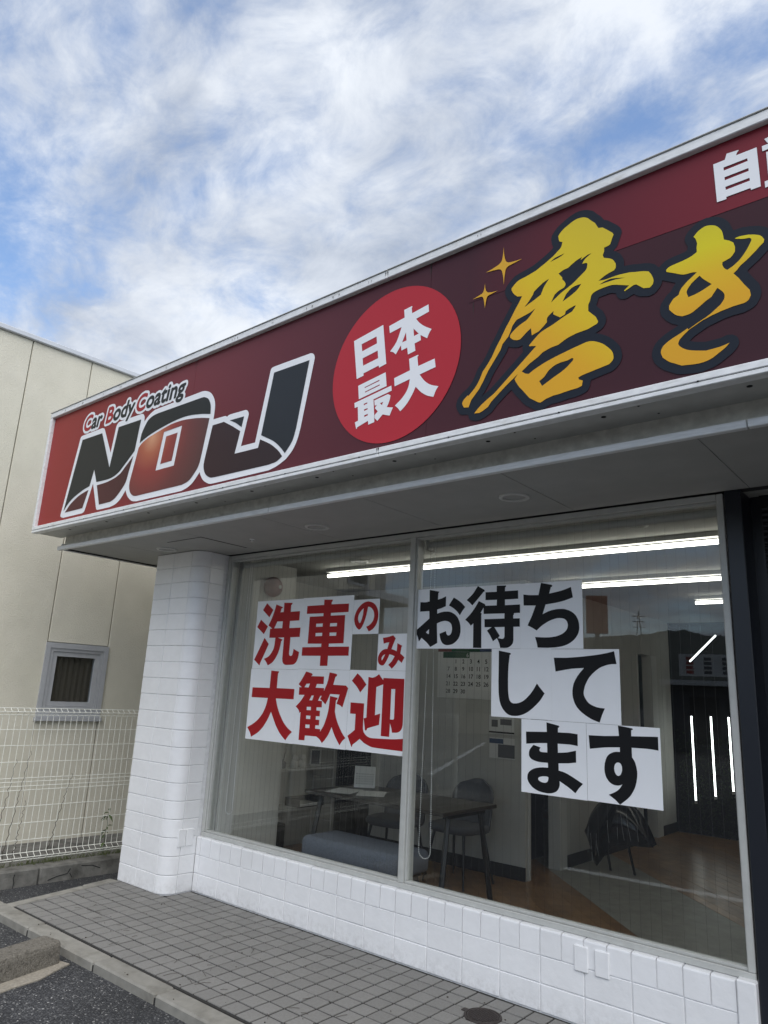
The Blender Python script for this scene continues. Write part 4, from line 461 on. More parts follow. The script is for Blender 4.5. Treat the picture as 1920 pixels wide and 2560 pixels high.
    'brush_border': [['-2738,5440 -2709,5444 -2658,5465 -2623,5474 -2564,5474 -2475,5486 -2420,5486 -2364,5495 -2324,5507 -2304,5519 -2289,5540 -2280,5567 -2274,5601 -2269,5608 -2097,5636 -2079,5642 -2051,5661 -2025,5688 -2013,5708 -2004,5735 -2000,5758 -2008,5810 -2017,5837 -2025,5853 -2051,5891 -2072,5917 -2107,5951 -2129,5969 -2173,5997 -2205,6013 -2225,6020 -2178,6037 -2154,6053 -2134,6081 -2124,6119 -2129,6145 -2151,6202 -2163,6219 -2180,6237 -2207,6271 -2206,6285 -2197,6304 -2187,6338 -2183,6342 -2159,6346 -2120,6346 -2103,6350 -2069,6345 -2039,6331 -2033,6325 -2027,6299 -2018,6284 -2004,6269 -1990,6260 -1955,6251 -1933,6256 -1887,6273 -1883,6271 -1860,6249 -1834,6232 -1779,6215 -1759,6211 -1724,6219 -1704,6231 -1675,6261 -1665,6276 -1657,6296 -1655,6310 -1651,6313 -1556,6257 -1553,6251 -1557,6244 -1574,6225 -1592,6194 -1620,6175 -1634,6161 -1670,6113 -1679,6090 -1683,6066 -1683,6046 -1679,6019 -1673,6001 -1640,5953 -1600,5913 -1550,5884 -1573,5872 -1625,5852 -1670,5829 -1708,5803 -1732,5779 -1754,5741 -1763,5702 -1763,5675 -1750,5628 -1742,5612 -1720,5581 -1676,5537 -1590,5484 -1562,5472 -1467,5455 -1444,5454 -1427,5450 -1392,5450 -1325,5464 -1301,5472 -1263,5490 -1183,5541 -1148,5575 -1139,5589 -1132,5607 -1129,5625 -1136,5654 -1147,5671 -1169,5689 -1204,5698 -1260,5686 -1363,5687 -1422,5704 -1442,5712 -1466,5724 -1470,5728 -1469,5732 -1435,5758 -1346,5801 -1322,5809 -1223,5834 -1159,5842 -1084,5842 -1060,5847 -1019,5862 -1003,5873 -991,5885 -965,5928 -956,5963 -956,5986 -964,6030 -969,6045 -1003,6102 -1037,6169 -1028,6179 -951,6233 -896,6283 -871,6301 -857,6316 -849,6328 -845,6340 -836,6382 -841,6409 -855,6442 -867,6459 -895,6487 -937,6513 -996,6534 -1052,6546 -1109,6545 -1129,6613 -1141,6637 -1160,6665 -1187,6691 -1215,6710 -1253,6725 -1296,6734 -1331,6730 -1375,6714 -1416,6687 -1442,6661 -1458,6637 -1465,6605 -1462,6584 -1444,6538 -1448,6515 -1455,6505 -1480,6499 -1563,6490 -1610,6481 -1622,6477 -1642,6465 -1673,6440 -1679,6442 -1699,6471 -1712,6485 -1745,6505 -1789,6521 -1847,6535 -1880,6546 -1955,6559 -1958,6562 -1956,6574 -1955,6598 -1960,6626 -1977,6669 -1992,6693 -2023,6723 -2045,6739 -2018,6761 -2005,6780 -1968,6875 -1965,6893 -1973,6925 -1981,6941 -2003,6971 -2087,7055 -2118,7072 -2147,7123 -2168,7145 -2210,7199 -2221,7209 -2270,7240 -2297,7249 -2320,7254 -2348,7258 -2375,7258 -2438,7241 -2515,7206 -2558,7177 -2584,7151 -2610,7117 -2618,7082 -2611,7031 -2597,6990 -2611,6977 -2637,6960 -2691,6930 -2793,6884 -2860,6867 -2943,6854 -2989,6840 -3032,6811 -3076,6767 -3087,6750 -3095,6718 -3090,6684 -3070,6636 -3052,6609 -3019,6575 -3017,6568 -3150,6361 -3197,6276 -3242,6209 -3293,6112 -3327,6065 -3380,6003 -3390,5989 -3414,5933 -3437,5892 -3452,5871 -3495,5829 -3527,5814 -3542,5805 -3560,5791 -3586,5765 -3606,5737 -3619,5690 -3615,5667 -3605,5637 -3582,5600 -3572,5589 -3558,5580 -3546,5576 -3492,5566 -3481,5561 -3476,5554 -3470,5528 -3462,5516 -3452,5505 -3438,5496 -3411,5487 -3360,5479 -3297,5496 -3237,5524 -3220,5535 -3168,5591 -3056,5679 -3024,5701 -3013,5689 -2996,5661 -2951,5607 -2904,5545 -2874,5515 -2787,5454 -2758,5444', '-3336,5712 -3334,5717 -3307,5745 -3265,5808 -3243,5842 -3234,5865 -3194,5929 -3081,6080 -3073,6092 -3054,6136 -3047,6134 -3014,6116 -2967,6103 -2948,6100 -2909,6108 -2908,6098 -2911,6083 -2904,6047 -2916,6031 -3215,5785 -3257,5756 -3307,5730']],
}

def in_view(p):
    q = cam.matrix_world.inverted() @ Vector(p)
    if q.z > -0.1: return False
    f = cam_d.lens/36.0*4/3   # in frame widths
    u, w = q.x/-q.z*f, q.y/-q.z*f
    return abs(u) < 0.5 and abs(w) < 2/3

# ================================================================== SETTING
mb = MB()
mb.poly([(-900, -900, -0.05), (900, -900, -0.05), (900, 900, -0.05), (-900, 900, -0.05)])
tag(mb.build('parking_lot', M['asphalt']), kind='structure')

# ---- tiled pavement in front of the shop
PAVE_Y0, PAVE_Y1, TP = 2.575, 3.44, 0.1095
pave = MB().prism([(-5.29, 2.57), (2.5, 2.57), (2.5, 3.70), (-5.435, 3.70)], -0.2, -0.005).build('pavement', M['mortar'])
tag(pave, kind='structure')
def clip_left(poly):
    """keep what lies right of the slanted end of the tiling"""
    fx = lambda p: p[0] - (-5.235 - 0.185*(p[1]-2.57))
    o = []
    for i, p in enumerate(poly):
        q = poly[(i+1) % len(poly)]; a, b = fx(p), fx(q)
        if a >= 0: o.append(p)
        if (a >= 0) != (b >= 0):
            t = a/(a-b); o.append((p[0]+t*(q[0]-p[0]), p[1]+t*(q[1]-p[1])))
    return o
J = 0.0060
full = MB().prism([(-TP/2+J, -TP/2+J), (TP/2-J, -TP/2+J), (TP/2-J, TP/2-J), (-TP/2+J, TP/2-J)], -0.02, 0, 0.0015).mesh('tile', M['paver'])
cells = []
rows = 11
for r in range(rows):
    y0 = 2.580+r*TP; y1 = min(y0+TP, 3.697)
    if y1-y0 < 0.03: continue
    for c in range(-24, 50):
        x0 = -3.164+c*TP; x1 = x0+TP
        if x1 < -5.5 or x0 > 2.4: continue
        if y0 > 3.40 and x1 < -4.78: # under the pillar
            if y0 > 3.44: continue
        cells.append((x0, x1, y0, y1))
def shown(c):
    m = ((c[0]+c[1])/2, (c[2]+c[3])/2, 0)
    return in_view(m) or in_view((c[0], c[3], 0)) or in_view((c[1], c[3], 0))
vis = [c for c in cells if shown(c)]
vis.sort(key=lambda c: ((c[0]+c[1])/2)**2+((c[2]+c[3])/2)**2)
single = set(vis[:298])
rest = MB()
for c in cells:
    x0, x1, y0, y1 = c
    pl = clip_left([(x0+J, y0+J), (x1-J, y0+J), (x1-J, y1-J), (x0+J, y1-J)])
    if len(pl) < 3: continue
    ar = abs(sum(pl[i][0]*pl[(i+1) % len(pl)][1]-pl[(i+1) % len(pl)][0]*pl[i][1] for i in range(len(pl))))/2
    if ar < 6e-4: continue
    dz = random.uniform(-0.0012, 0.0012)
    if c in single:
        if len(pl) == 4 and ar > 0.97*(TP-2*J)**2:
            o = link('tile', full, pave, ((x0+x1)/2, (y0+y1)/2, dz))
            o.rotation_euler = (random.uniform(-.006, .006), random.uniform(-.006, .006), random.uniform(-.006, .006))
        else:
            MB().prism(pl, -0.02, dz, 0.0015).build('tile', M['paver'], pave)
    else:
        rest.prism(pl, -0.02, dz, 0.0015)
tag(rest.build('tile_field', M['paver'], pave), kind='stuff')
# slanted concrete edging at the end of the tiling, two pieces
def strip(a, b, w, z0, z1, c=0.006):
    a, b = Vector(a), Vector(b); d = (b-a).normalized(); n = Vector((-d.y, d.x))*w
    return MB().prism([tuple(a), tuple(b), tuple(b+n), tuple(a+n)], z0, z1, c)
e = lambda y: -5.238 - 0.185*(y-2.57)
strip((e(2.56), 2.56), (e(3.17), 3.17), 0.082, -0.2, 0.002).build('edging_stone', M['kerb'], pave)
strip((e(3.178), 3.178), (e(3.435), 3.435), 0.088, -0.2, 0.004).build('edging_stone', M['kerb'], pave)
# ---- kerb stones along the parking lot
kerb = MB().box(-7.4, 2.5, 2.449, 2.567, -0.2, -0.02).build('kerb', M['mortar'])
tag(kerb, kind='structure')
kj = [-7.4, -5.95, -5.352, -4.770, -4.568, -3.990, -3.396, -2.80, -2.20, -1.6, -1.0, -0.4, 0.2, 0.8, 1.4, 2.0]
for a, b in zip(kj[:-1], kj[1:]):
    dz = random.uniform(-0.004, 0.003); dy = random.uniform(-0.003, 0.003)
    mbk = MB().cbox(a+0.004, b-0.004, 2.444+dy, 2.564+dy, -0.2, 0.001+dz, 0.009)
    mbk.build('kerb_stone', M['kerb'], kerb)

# ---- hills and far surroundings seen in the window glass
GY = 3.755
def virt(az, el, D):
    """real place of something seen mirrored in the shop window"""
    a = radians(az); x = D*sin(a); yv = D*cos(a)
    return Vector((x, 2*GY-yv, 1.5+D*tan(radians(el))))
hb = MB()
ridge = [(-75, 3.2), (-62, 4.4), (-50, 3.6), (-42, 4.6), (-34, 4.2), (-27, 4.5), (-22.6, 5.0), (-20.5, 5.12), (-18.2, 5.46), (-17.1, 5.5), (-15.8, 5.2), (-14.6, 5.15), (-12, 5.6), (-8, 5.0), (-3, 4.2), (6, 4.6), (18, 3.6), (32, 4.2), (50, 3.4), (75, 3.8)]
rp = []
for (a0, e0), (a1, e1) in zip(ridge[:-1], ridge[1:]):
    for k in range(6):
        t = k/6; rp.append((a0+(a1-a0)*t, e0+(e1-e0)*t+random.uniform(-.07, .07)))
n0 = 0
for a, el in rp:
    top = virt(a, el, 620); mid = virt(a, el*0.5, 520); foot = virt(a, 0, 420); foot.z = -0.3; back = virt(a, 0, 760); back.z = -1
    hb.v += [tuple(foot), tuple(mid), tuple(top), tuple(back)]
for i in range(len(rp)-1):
    for k in range(3):
        hb.f.append((i*4+k, i*4+k+1, (i+1)*4+k+1, (i+1)*4+k))
tag(hb.build('hills', M['hill'], smooth=True), kind='structure')

# ================================================================== SHOP BUILDING
shop = thing('shop_building', 'white tiled shop front with a big display window and overhanging eave', 'building', (-2.85, 3.69, 0))
SX, SY = -2.85, 3.69
def sp(mbx, name, m, parent=None, **k):
    """link a part of the shop; geometry is in world coordinates"""
    o = mbx.build(name, m, parent or shop, **k)
    if parent is None: o.location = (-SX, -SY, 0)
    return o
WX0, WX1, WY = -4.815, -0.930, 3.690
# ---- low wall below the window
lw = sp(MB().box(WX0+0.002, WX1-0.072, WY+0.006, 3.90, -0.05, 0.366), 'low_wall', M['wjoint'])
def wtile(w, h, cap=False, proud=0.0):
    b = MB().cbox(-w/2+0.003, w/2-0.003, -0.001-proud, 0.012, -h/2+0.003, h/2-0.003, 0.0028)
    return b.mesh('tile', M['wtile'])
W1, W2 = 0.1177, 0.2354
tA, tB = wtile(W2, 0.128), wtile(W1, 0.122)
zr = [(0.0, 0.128), (0.128, 0.254)]
xs = -2.169
for z0, z1 in zr:
    x = xs-12*W2
    while x < WX1-0.074:
        a, b = max(x, WX0), min(x+W2, WX1-0.074)
        if b-a > 0.02:
            if b-a > W2-0.001: o = link('tile', tA, lw, ((a+b)/2, WY+random.uniform(-.0008, .0008), (z0+z1)/2))
            else: o = link('tile', wtile(b-a, z1-z0), lw, ((a+b)/2, WY, (z0+z1)/2))
        x += W2
# top course: bullnose tiles with their own top faces
def nose(w):
    b = MB()
    pr = [(-0.001, -0.061), (-0.001, 0.052), (0.002, 0.0585), (0.008, 0.0605), (0.062, 0.0625), (0.062, 0.048), (0.012, 0.046), (0.012, -0.061)]
    for s in (-1, 1):
        for y, z in pr: b.v.append((s*(w/2-0.003), y, z))
    n = len(pr)
    b.f.append(tuple(range(n))); b.f.append(tuple(range(n, 2*n))[::-1])
    for i in range(n): b.f.append((i, (i+1) % n, n+(i+1) % n, n+i))
    return b.mesh('tile', M['wtile'])
tN = nose(W1)
x = xs-24*W1
while x < WX1-0.074:
    a, b = max(x, WX0), min(x+W1, WX1-0.074)
    if b-a > 0.015:
        me = tN if b-a > W1-0.001 else nose(b-a)
        link('tile', me, lw, ((a+b)/2, WY+random.uniform(-.0012, .0012), 0.318+random.uniform(-.0012, .0012)))
    x += W1
for x0 in (-1.7105, -1.604):
    MB().cbox(x0-0.036, x0+0.036, WY-0.010, WY+0.004, 0.235, 0.349, 0.004).build('cover_plate', M['wtile'], lw)
sp(MB().cbox(WX1-0.073, WX1+0.006, WY-0.012, 3.86, -0.05, 0.387, 0.006), 'end_block', M['wtile'])

# ---- pillar at the corner
PX0, PXC, PXS, PY, PYC = -5.425, -4.925, -4.815, 3.44, 3.55
arc = [(PXC+(PXS-PXC)*sin(a), PYC-(PYC-PY)*cos(a)) for a in [pi/2*k/8 for k in range(9)]]
core = [(PX0+0.003, 3.9), (PX0+0.003, PY+0.005)]
arcI = [(PXC+(PXS-PXC-0.005)*sin(a), PYC-(PYC-PY-0.005)*cos(a)) for a in [pi/2*k/8 for k in range(9)]]
core += arcI + [(PXS-0.005, 3.9)]
pil = sp(MB().prism(core, -0.05, 2.557), 'pillar', M['wjoint'])
PH, NR = 0.128, 20
cw = (PXC-PX0)/2
def ptile(w, h=PH):
    return MB().cbox(-w/2+0.0025, w/2-0.0025, -0.001, 0.01, -h/2+0.0028, h/2-0.0028, 0.0025).mesh('tile', M['wtile'])
tF = ptile(cw)
ts = 3.69-PYC
tS = MB().cbox(-0.01, 0.001, -ts/2+0.002, ts/2-0.002, -PH/2+0.0028, PH/2-0.0028, 0.0025).mesh('tile', M['wtile'])
ab = MB(); hh = PH/2-0.0028
for zz, ins in ((-hh, 0.0025), (-hh+0.0025, 0), (hh-0.0025, 0), (hh, 0.0025)):
    for a in [pi/2*(0.02+0.96*k/10) for k in range(11)]:
        ab.v.append(((PXS-PXC+0.001-ins)*sin(a), -(PYC-PY+0.001-ins)*cos(a), zz))
for zz in (hh, -hh):
    for a in [pi/2*(0.02+0.96*k/10) for k in range(11)]:
        ab.v.append(((PXS-PXC-0.012)*sin(a), -(PYC-PY-0.012)*cos(a), zz))
for r in range(5):
    for k in range(10): ab.f.append((r*11+k, r*11+k+1, (r+1)*11+k+1, (r+1)*11+k))
ab.f.append(tuple(r*11 for r in range(6))); ab.f.append(tuple(r*11+10 for r in range(6))[::-1])
tC = ab.mesh('tile', M['wtile']); smooth_by_angle(tC, 35)
for r in range(NR):
    z = (r+0.5)*PH
    if z+PH/2 > 2.56: continue
    for k in range(2):
        link('tile', tF, pil, (PX0+cw*(k+0.5), PY+random.uniform(-.0008, .0008), z))
    link('tile', tC, pil, (PXC, PYC, z))
    link('tile', tS, pil, (PXS, PYC+ts/2, z))
for y0 in (3.516, 3.588):
    MB().cbox(PXS-0.004, PXS+0.009, y0, y0+0.066, 0.322, 0.441, 0.003).build('cover_plate', M['wtile'], pil)
# outer left face of the pillar is tiled too
tL = MB().cbox(-0.001, 0.01, -0.112, 0.112, -PH/2+0.0028, PH/2-0.0028, 0.0025).mesh('tile', M['wtile'])
for r in range(NR-1):
    for k in range(2): link('tile', tL, pil, (PX0, PY+0.116+k*0.23, (r+0.5)*PH))

# ---- window
FY, FZ0, FZ1 = 3.722, 0.381, 2.552
win = sp(MB().cbox(WX0+0.002, WX1, FY, 3.82, FZ0, FZ0+0.030, 0.003), 'display_window', M['alu'])
def member(x0, x1, z0, z1, y0=FY, y1=3.82, m='alu', name='frame', c=0.003):
    return MB().cbox(x0, x1, y0, y1, z0, z1, c).build(name, M[m], win)
member(WX0+0.002, WX0+0.036, FZ0+0.031, FZ1)                       # left jamb
member(WX1-0.032, WX1, FZ0+0.031, FZ1)                          # right jamb
member(WX0+0.037, WX1-0.033, FZ1-0.032, FZ1)                          # head
member(-2.888, -2.850, FZ0+0.031, FZ1-0.033, FY-0.002, name='mullion')
PANES = ((WX0+0.036, -2.888), (-2.850, WX1-0.032))
for a, b in PANES:
    for x0, x1, z0, z1 in ((a+0.001, a+0.014, FZ0+0.045, FZ1-0.05), (b-(0.004 if b > -2 else 0.014), b-0.001, FZ0+0.045, FZ1-0.05), (a+0.001, b-0.001, FZ0+0.031, FZ0+0.044), (a+0.001, b-0.001, FZ1-0.049, FZ1-0.034)):
        member(x0, x1, z0, z1, GY-0.022, GY+0.02, 'alu', 'glazing_bead', 0.002)
    MB().box(a+0.006, b-0.006, GY, GY+0.006, FZ0+0.036, FZ1-0.04).build('glass', M['glass'], win)
    x = a+0.05; wr = MB()
    while x < b-0.03:
        wr.box(x-0.00018, x+0.00018, GY+0.0025, GY+0.0035, FZ0+0.046, FZ1-0.05); x += 0.0505
    tag(wr.build('reinforcing_wire', M['gwire'], win), kind='stuff')

# ---- eave soffit
EX0 = -5.95
sof = sp(MB().box(EX0+0.01, 2.6, 2.955, 3.90, 2.575, 2.70), 'soffit', M['soffit_gap'])
jx = [-5.94, -5.305, -4.405, -3.513, -2.616, -1.720, -0.803, 0.10, 1.0, 1.9, 2.6]
for a, b in zip(jx[:-1], jx[1:]):
    MB().box(a+0.002, b-0.002, 2.84, 3.72 if a > -5 else 3.72, 2.562, 2.578).build('soffit_panel', M['soffit'], sof)
sp(MB().box(EX0, EX0+0.012, 2.84, 3.95, 2.545, 2.60), 'edge_trim', M['lip'])
sp(MB().box(EX0+0.016, EX0+0.03, 2.862, 3.95, 2.552, 2.561), 'drip_groove', M['soffit_gap'])
hat = MB().box(-4.835, -4.405, 3.13, 3.57, 2.5600, 2.5625).build('access_hatch', M['soffit_gap'], sof)
MB().box(-4.830, -4.410, 3.135, 3.565, 2.5580, 2.5601).build('soffit_panel', M['soffit'], sof)
for x, y in ((-5.087, 3.298), (-3.364, 3.302), (-1.87, 3.30)):
    b = MB().lathe([(0.062, 0.012), (0.062, 0.004), (0.066, 0.0), (0.080, 0.001), (0.083, 0.006), (0.083, 0.014)][::-1], x, y, 2.552, 28)
    b.build('downlight', M['wh_paint'], sof, smooth=False)
MB().lathe([(0.004, -0.022), (0.010, -0.02), (0.010, -0.015), (0.004, -0.013), (0.004, -0.004), (0.02, -0.003), (0.02, 0.0)], -4.107, 3.37, 2.562, 12).build('sprinkler_head', M['lip'], sof)
# lip along the eave in two lengths, fascia mortar behind it
for a, b in ((EX0, -3.297), (-3.293, -0.6), (-0.596, 2.6)):
    sp(MB().cbox(a, b, 2.806, 2.838, 2.538, 2.570, 0.003), 'gutter_lip', M['lip'])
sp(MB().box(EX0, 2.6, 2.866, 2.95, 2.566, 2.75), 'fascia', M['fascia'])
sp(MB().box(EX0+0.0, 2.6, 2.835, 2.864, 2.5705, 2.584), 'gutter_ledge', M['fascia'])

# ---- walls, roof and interior shell
sp(MB().box(-5.42, -5.385, 3.902, 10.0, -0.05, 2.70), 'side_wall', M['in_wall'])
sp(MB().box(-6.0, 4.0, 2.90, 10.2, 2.752, 3.60), 'roof', M['sign_steel'])
sp(MB().box(-5.384, 4.0, 3.83, 9.9, 2.562, 2.60), 'interior_ceiling', M['in_ceil'])
sp(MB().box(-5.384, 4.0, 3.901, 9.9, -0.05, 0.036), 'subfloor', M['subfloor'])
sp(MB().box(-5.384, -4.75, 4.41, 4.45, 0.05, 2.561), 'wing_wall', M['in_wall'])
sp(MB().box(-4.79, -4.75, 3.83, 4.41, 0.05, 2.561), 'wing_wall', M['in_wall'])
sp(MB().box(-4.90, -3.171, 5.80, 5.90, 0.05, 2.561), 'interior_wall', M['in_wall'])
sp(MB().box(-4.90, -3.166, 5.788, 5.799, 0.05, 0.155), 'skirting', M['skirt'])
sp(MB().box(-5.384, -4.902, 5.82, 5.86, 0.05, 1.30), 'doorway_shade', M['door_dark'])  # black panel stands in for the unlit depth of a doorway
sp(MB().box(-5.384, -4.902, 5.80, 5.90, 1.301, 2.561), 'interior_wall', M['in_wall'])
# wall running back, with two doorways
for y0, y1 in ((5.80, 5.845), (6.56, 8.45), (9.08, 9.58)):
    sp(MB().box(-3.27, -3.170, y0 if y0 > 5.81 else 5.802, y1, 0.05, 2.561), 'interior_wall', M['in_wall'])
for y0, y1 in ((5.845, 6.56), (8.45, 9.08)):
    sp(MB().box(-3.27, -3.170, y0+0.001, y1-0.001, 2.10, 2.561), 'interior_wall', M['in_wall'])
    sp(MB().box(-3.60, -3.55, y0+0.07, y1+0.3, 0.05, 2.561), 'doorway_shade', M['door_dark'])  # black sheet behind the opening, painted as the dark room beyond
for y0, y1 in ((5.846, 5.868), (6.42, 6.559), (8.452, 8.474), (8.90, 9.079)):
    sp(MB().box(-3.275, -3.160, y0, y1, 0.05, 2.099), 'door_jamb', M['jamb'])
for y0, y1 in ((6.562, 8.45), (9.082, 9.58)):
    sp(MB().box(-3.169, -3.158, y0, y1, 0.05, 0.155), 'skirting', M['skirt'])
sp(MB().box(-5.384, 4.0, 9.60, 9.7, 0.05, 2.561), 'far_wall', M['door_dark'])
sp(MB().box(3.9, 4.0, 3.9, 9.59, 0.05, 2.561), 'interior_wall', M['in_wall'])
# ---- floor: planks laid at 45 degrees with a grey vinyl band between
flo = sp(MB().box(-5.38, 3.89, 3.902, 9.59, 0.037, 0.040), 'floor', M['subfloor'])
def floor_strip(s0, s1, name, m, zt, t0=None, t1=None):
    """strip between the lines x+y = const, clipped to the room"""
    room = [(-5.38, 3.91), (3.88, 3.91), (3.88, 9.58), (-5.38, 9.58)]
    def clip(poly, fn):
        o = []
        for i, p in enumerate(poly):
            q = poly[(i+1) % len(poly)]; a, b = fn(p), fn(q)
            if a >= 0: o.append(p)
            if (a >= 0) != (b >= 0):
                t = a/(a-b); o.append((p[0]+t*(q[0]-p[0]), p[1]+t*(q[1]-p[1])))
        return o
    k = math.sqrt(2)
    P = clip(room, lambda p: (p[0]+p[1])/k-s0); P = clip(P, lambda p: s1-(p[0]+p[1])/k)
    if t0 is not None:
        P = clip(P, lambda p: (p[0]-p[1])/k-t0); P = clip(P, lambda p: t1-(p[0]-p[1])/k)
    if len(P) < 3: return
    MB().prism(P, 0.040, zt).build(name, m, flo)
s, i = 2.213, 0
PW = 0.092
while s > -0.9:
    floor_strip(s-PW+0.0012, s-0.0012, 'floor_plank', M['plank'], 0.05+random.uniform(-.0006, .0006)); s -= PW
floor_strip(2.2145, 3.0885, 'vinyl_band', M['vinyl'], 0.0500)
s = 3.09
while s < 8.6:
    floor_strip(s+0.0012, s+PW-0.0012, 'floor_plank', M['plank'], 0.05+random.uniform(-.0006, .0006)); s += PW
# ---- dark entrance at the right
sp(MB().cbox(-0.922, -0.845, 3.715, 3.94, -0.05, 2.561, 0.004), 'door_frame', M['navy_frame'])
sp(MB().box(-0.846, 2.5, 3.901, 3.93, -0.05, 2.561), 'shutter_box', M['navy_frame'])
shut = sp(MB().box(-0.80, 2.5, 3.885, 3.899, -0.05, 2.561), 'slatted_panel', M['slatted_panel'])
sl = MB()
for k, (yy, zz) in enumerate(((0, -0.014), (-0.008, -0.006), (-0.010, 0.004), (-0.004, 0.012), (0, 0.0125))):
    sl.v += [(-0.79, yy, zz), (2.5, yy, zz)]
for k in range(4): sl.f.append((2*k, 2*k+1, 2*k+3, 2*k+2))
slm = sl.mesh('slat', M['slatted_panel'])
for k in range(87): link('slat', slm, shut, (0, 3.884, 0.02+k*0.0287))

# ================================================================== SIGN BOARD
sign = thing('sign_board', 'long maroon fascia sign with gold brush lettering and a white outlined logo', 'sign', (-3.0, 2.64, 2.66))
def gp(mbx, name, m, **k):
    o = mbx.build(name, m, sign, **k); o.location = (3.0, -2.64, -2.66); return o
def gl(o): o.location = (3.0, -2.64, -2.66); return o
SZ0, SZ1, SXL, SXR = 2.660, 3.722, -6.046, 2.6
gp(MB().box(SXL+0.004, SXR, 2.650, 2.868, SZ0+0.004, SZ1-0.004), 'cabinet', M['sign_steel'])
for k, (a, b) in enumerate(((SXL+0.03, -3.986), (-3.986, -1.985), (-1.985, 0.02), (0.02, SXR))):
    gp(MB().box(a+0.0008, b-0.0008, 2.641, 2.6495, SZ0+0.03, SZ1-0.03), 'face_panel', M['panel'])
for a, b in ((SXL, -2.264), (-2.262, 1.2), (1.202, SXR)):
    gp(MB().cbox(a, b, 2.612, 2.668, 3.678, SZ1, 0.003), 'top_rail', M['sign_rail'])
    gp(MB().cbox(a, b, 2.606, 2.668, SZ1+0.0005, SZ1+0.006, 0.0015), 'cap_strip', M['sign_steel'])
    gp(MB().cbox(a, b, 2.612, 2.668, 2.680, 2.709, 0.0025), 'bottom_rail', M['sign_rail'])
    gp(MB().cbox(a, b, 2.614, 2.668, SZ0-0.002, 2.677, 0.0025), 'drip_rail', M['sign_rail'])
gp(MB().cbox(SXL, SXL+0.034, 2.6125, 2.8685, 2.7095, 3.6775, 0.0025), 'end_rail', M['sign_rail'])
hl = MB()
for k in range(14):
    x = -5.6+k*0.56
    hl.lathe([(0.011, 0), (0.011, 0.001)], x, 2.72, 2.6620, 10); hl.lathe([(0.005, 0), (0.005, 0.001)], x+0.16, 2.685, 2.6620, 8); hl.lathe([(0.005, 0), (0.005, 0.001)], x+0.20, 2.80, 2.6620, 8)
gp(hl, 'drain_hole', M['hole'])
rv = MB()
for k in range(13):
    x = -5.75+k*0.56; rv.lathe([(0.004, 0), (0.004, 0.003)], x, 2.6125, 2.6785, 8)
gp(rv, 'screw', M['hole'])
Y1, Y2, Y3, Y4 = 2.6395, 2.6380, 2.6365, 2.6350
def P(key, y, name, m): return gl(glyph(key, y, name, m, sign))
gl(link('print_band', flat_mesh([[[(-1.75, 3.366), (SXR, 3.366), (SXR, 3.677), (-1.75, 3.677)]]], Y1, 'print_band', M['band']), sign))
P('brush_border', Y2, 'character_border', M['p_navy'])
P('migaku', Y3, 'brush_character', M['p_gold_slant']); P('ki', Y3, 'brush_character', M['p_gold'])
P('star', Y3, 'sparkle', M['p_amber'])
gl(link('red_disc', flat_mesh([[[(-2.2170+0.427*cos(2*pi*k/72), 3.169+0.432*sin(2*pi*k/72)) for k in range(72)]]], Y2, 'red_disc', M['p_red']), sign))
for k in ('ni', 'hon', 'sai', 'dai2', 'ji'): P(k, Y3, 'lettering', M['p_white'])
# start of the next character, cut by the edge of the photograph
bar = lambda x0, x1, z0, z1: [[(x0, z0), (x1, z0), (x1, z1), (x0, z1)]]
jx0 = -0.432
gl(link('lettering', flat_mesh([[[(jx0+.01, 3.615), (jx0+.11, 3.628), (jx0+.11, 3.606), (jx0+.02, 3.592)]], bar(jx0, jx0+.125, 3.565, 3.588), [[(jx0+.012, 3.452), (jx0+.115, 3.452), (jx0+.115, 3.555), (jx0+.012, 3.555)], [(jx0+.035, 3.51), (jx0+.035, 3.532), (jx0+.052, 3.532), (jx0+.052, 3.51)], [(jx0+.075, 3.51), (jx0+.075, 3.532), (jx0+.092, 3.532), (jx0+.092, 3.51)], [(jx0+.035, 3.475), (jx0+.035, 3.495), (jx0+.052, 3.495), (jx0+.052, 3.475)], [(jx0+.075, 3.475), (jx0+.075, 3.495), (jx0+.092, 3.495), (jx0+.092, 3.475)]], bar(jx0-.002, jx0+.13, 3.405, 3.432), bar(jx0+.05, jx0+.077, 3.432, 3.452),
    [[(jx0+.14, 3.52), (jx0+.265, 3.52), (jx0+.255, 3.41), (jx0+.2, 3.405), (jx0+.205, 3.435), (jx0+.23, 3.44), (jx0+.235, 3.495), (jx0+.14, 3.495)]], [[(jx0+.175, 3.60), (jx0+.205, 3.60), (jx0+.195, 3.49), (jx0+.15, 3.40), (jx0+.125, 3.42), (jx0+.165, 3.49)]]], Y3, 'lettering', M['p_white']), sign))
# logo
P('logo_white', Y1, 'logo_outline', M['p_white'])
P('n_top', Y2, 'logo_letter', M['p_dark']); P('n_low', Y2, 'logo_letter', M['p_maroon'])
P('o_top', Y2, 'logo_letter', M['p_dark'])
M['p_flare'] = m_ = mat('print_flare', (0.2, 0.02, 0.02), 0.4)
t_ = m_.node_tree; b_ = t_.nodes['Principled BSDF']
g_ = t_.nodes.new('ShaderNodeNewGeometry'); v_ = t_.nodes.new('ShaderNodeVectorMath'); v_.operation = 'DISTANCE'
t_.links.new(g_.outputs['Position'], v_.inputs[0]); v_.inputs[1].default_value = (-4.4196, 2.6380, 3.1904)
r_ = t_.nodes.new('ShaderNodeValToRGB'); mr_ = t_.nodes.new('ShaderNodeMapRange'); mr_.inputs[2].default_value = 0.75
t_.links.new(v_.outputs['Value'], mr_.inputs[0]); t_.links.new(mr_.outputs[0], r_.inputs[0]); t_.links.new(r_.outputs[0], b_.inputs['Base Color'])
e_ = r_.color_ramp.elements
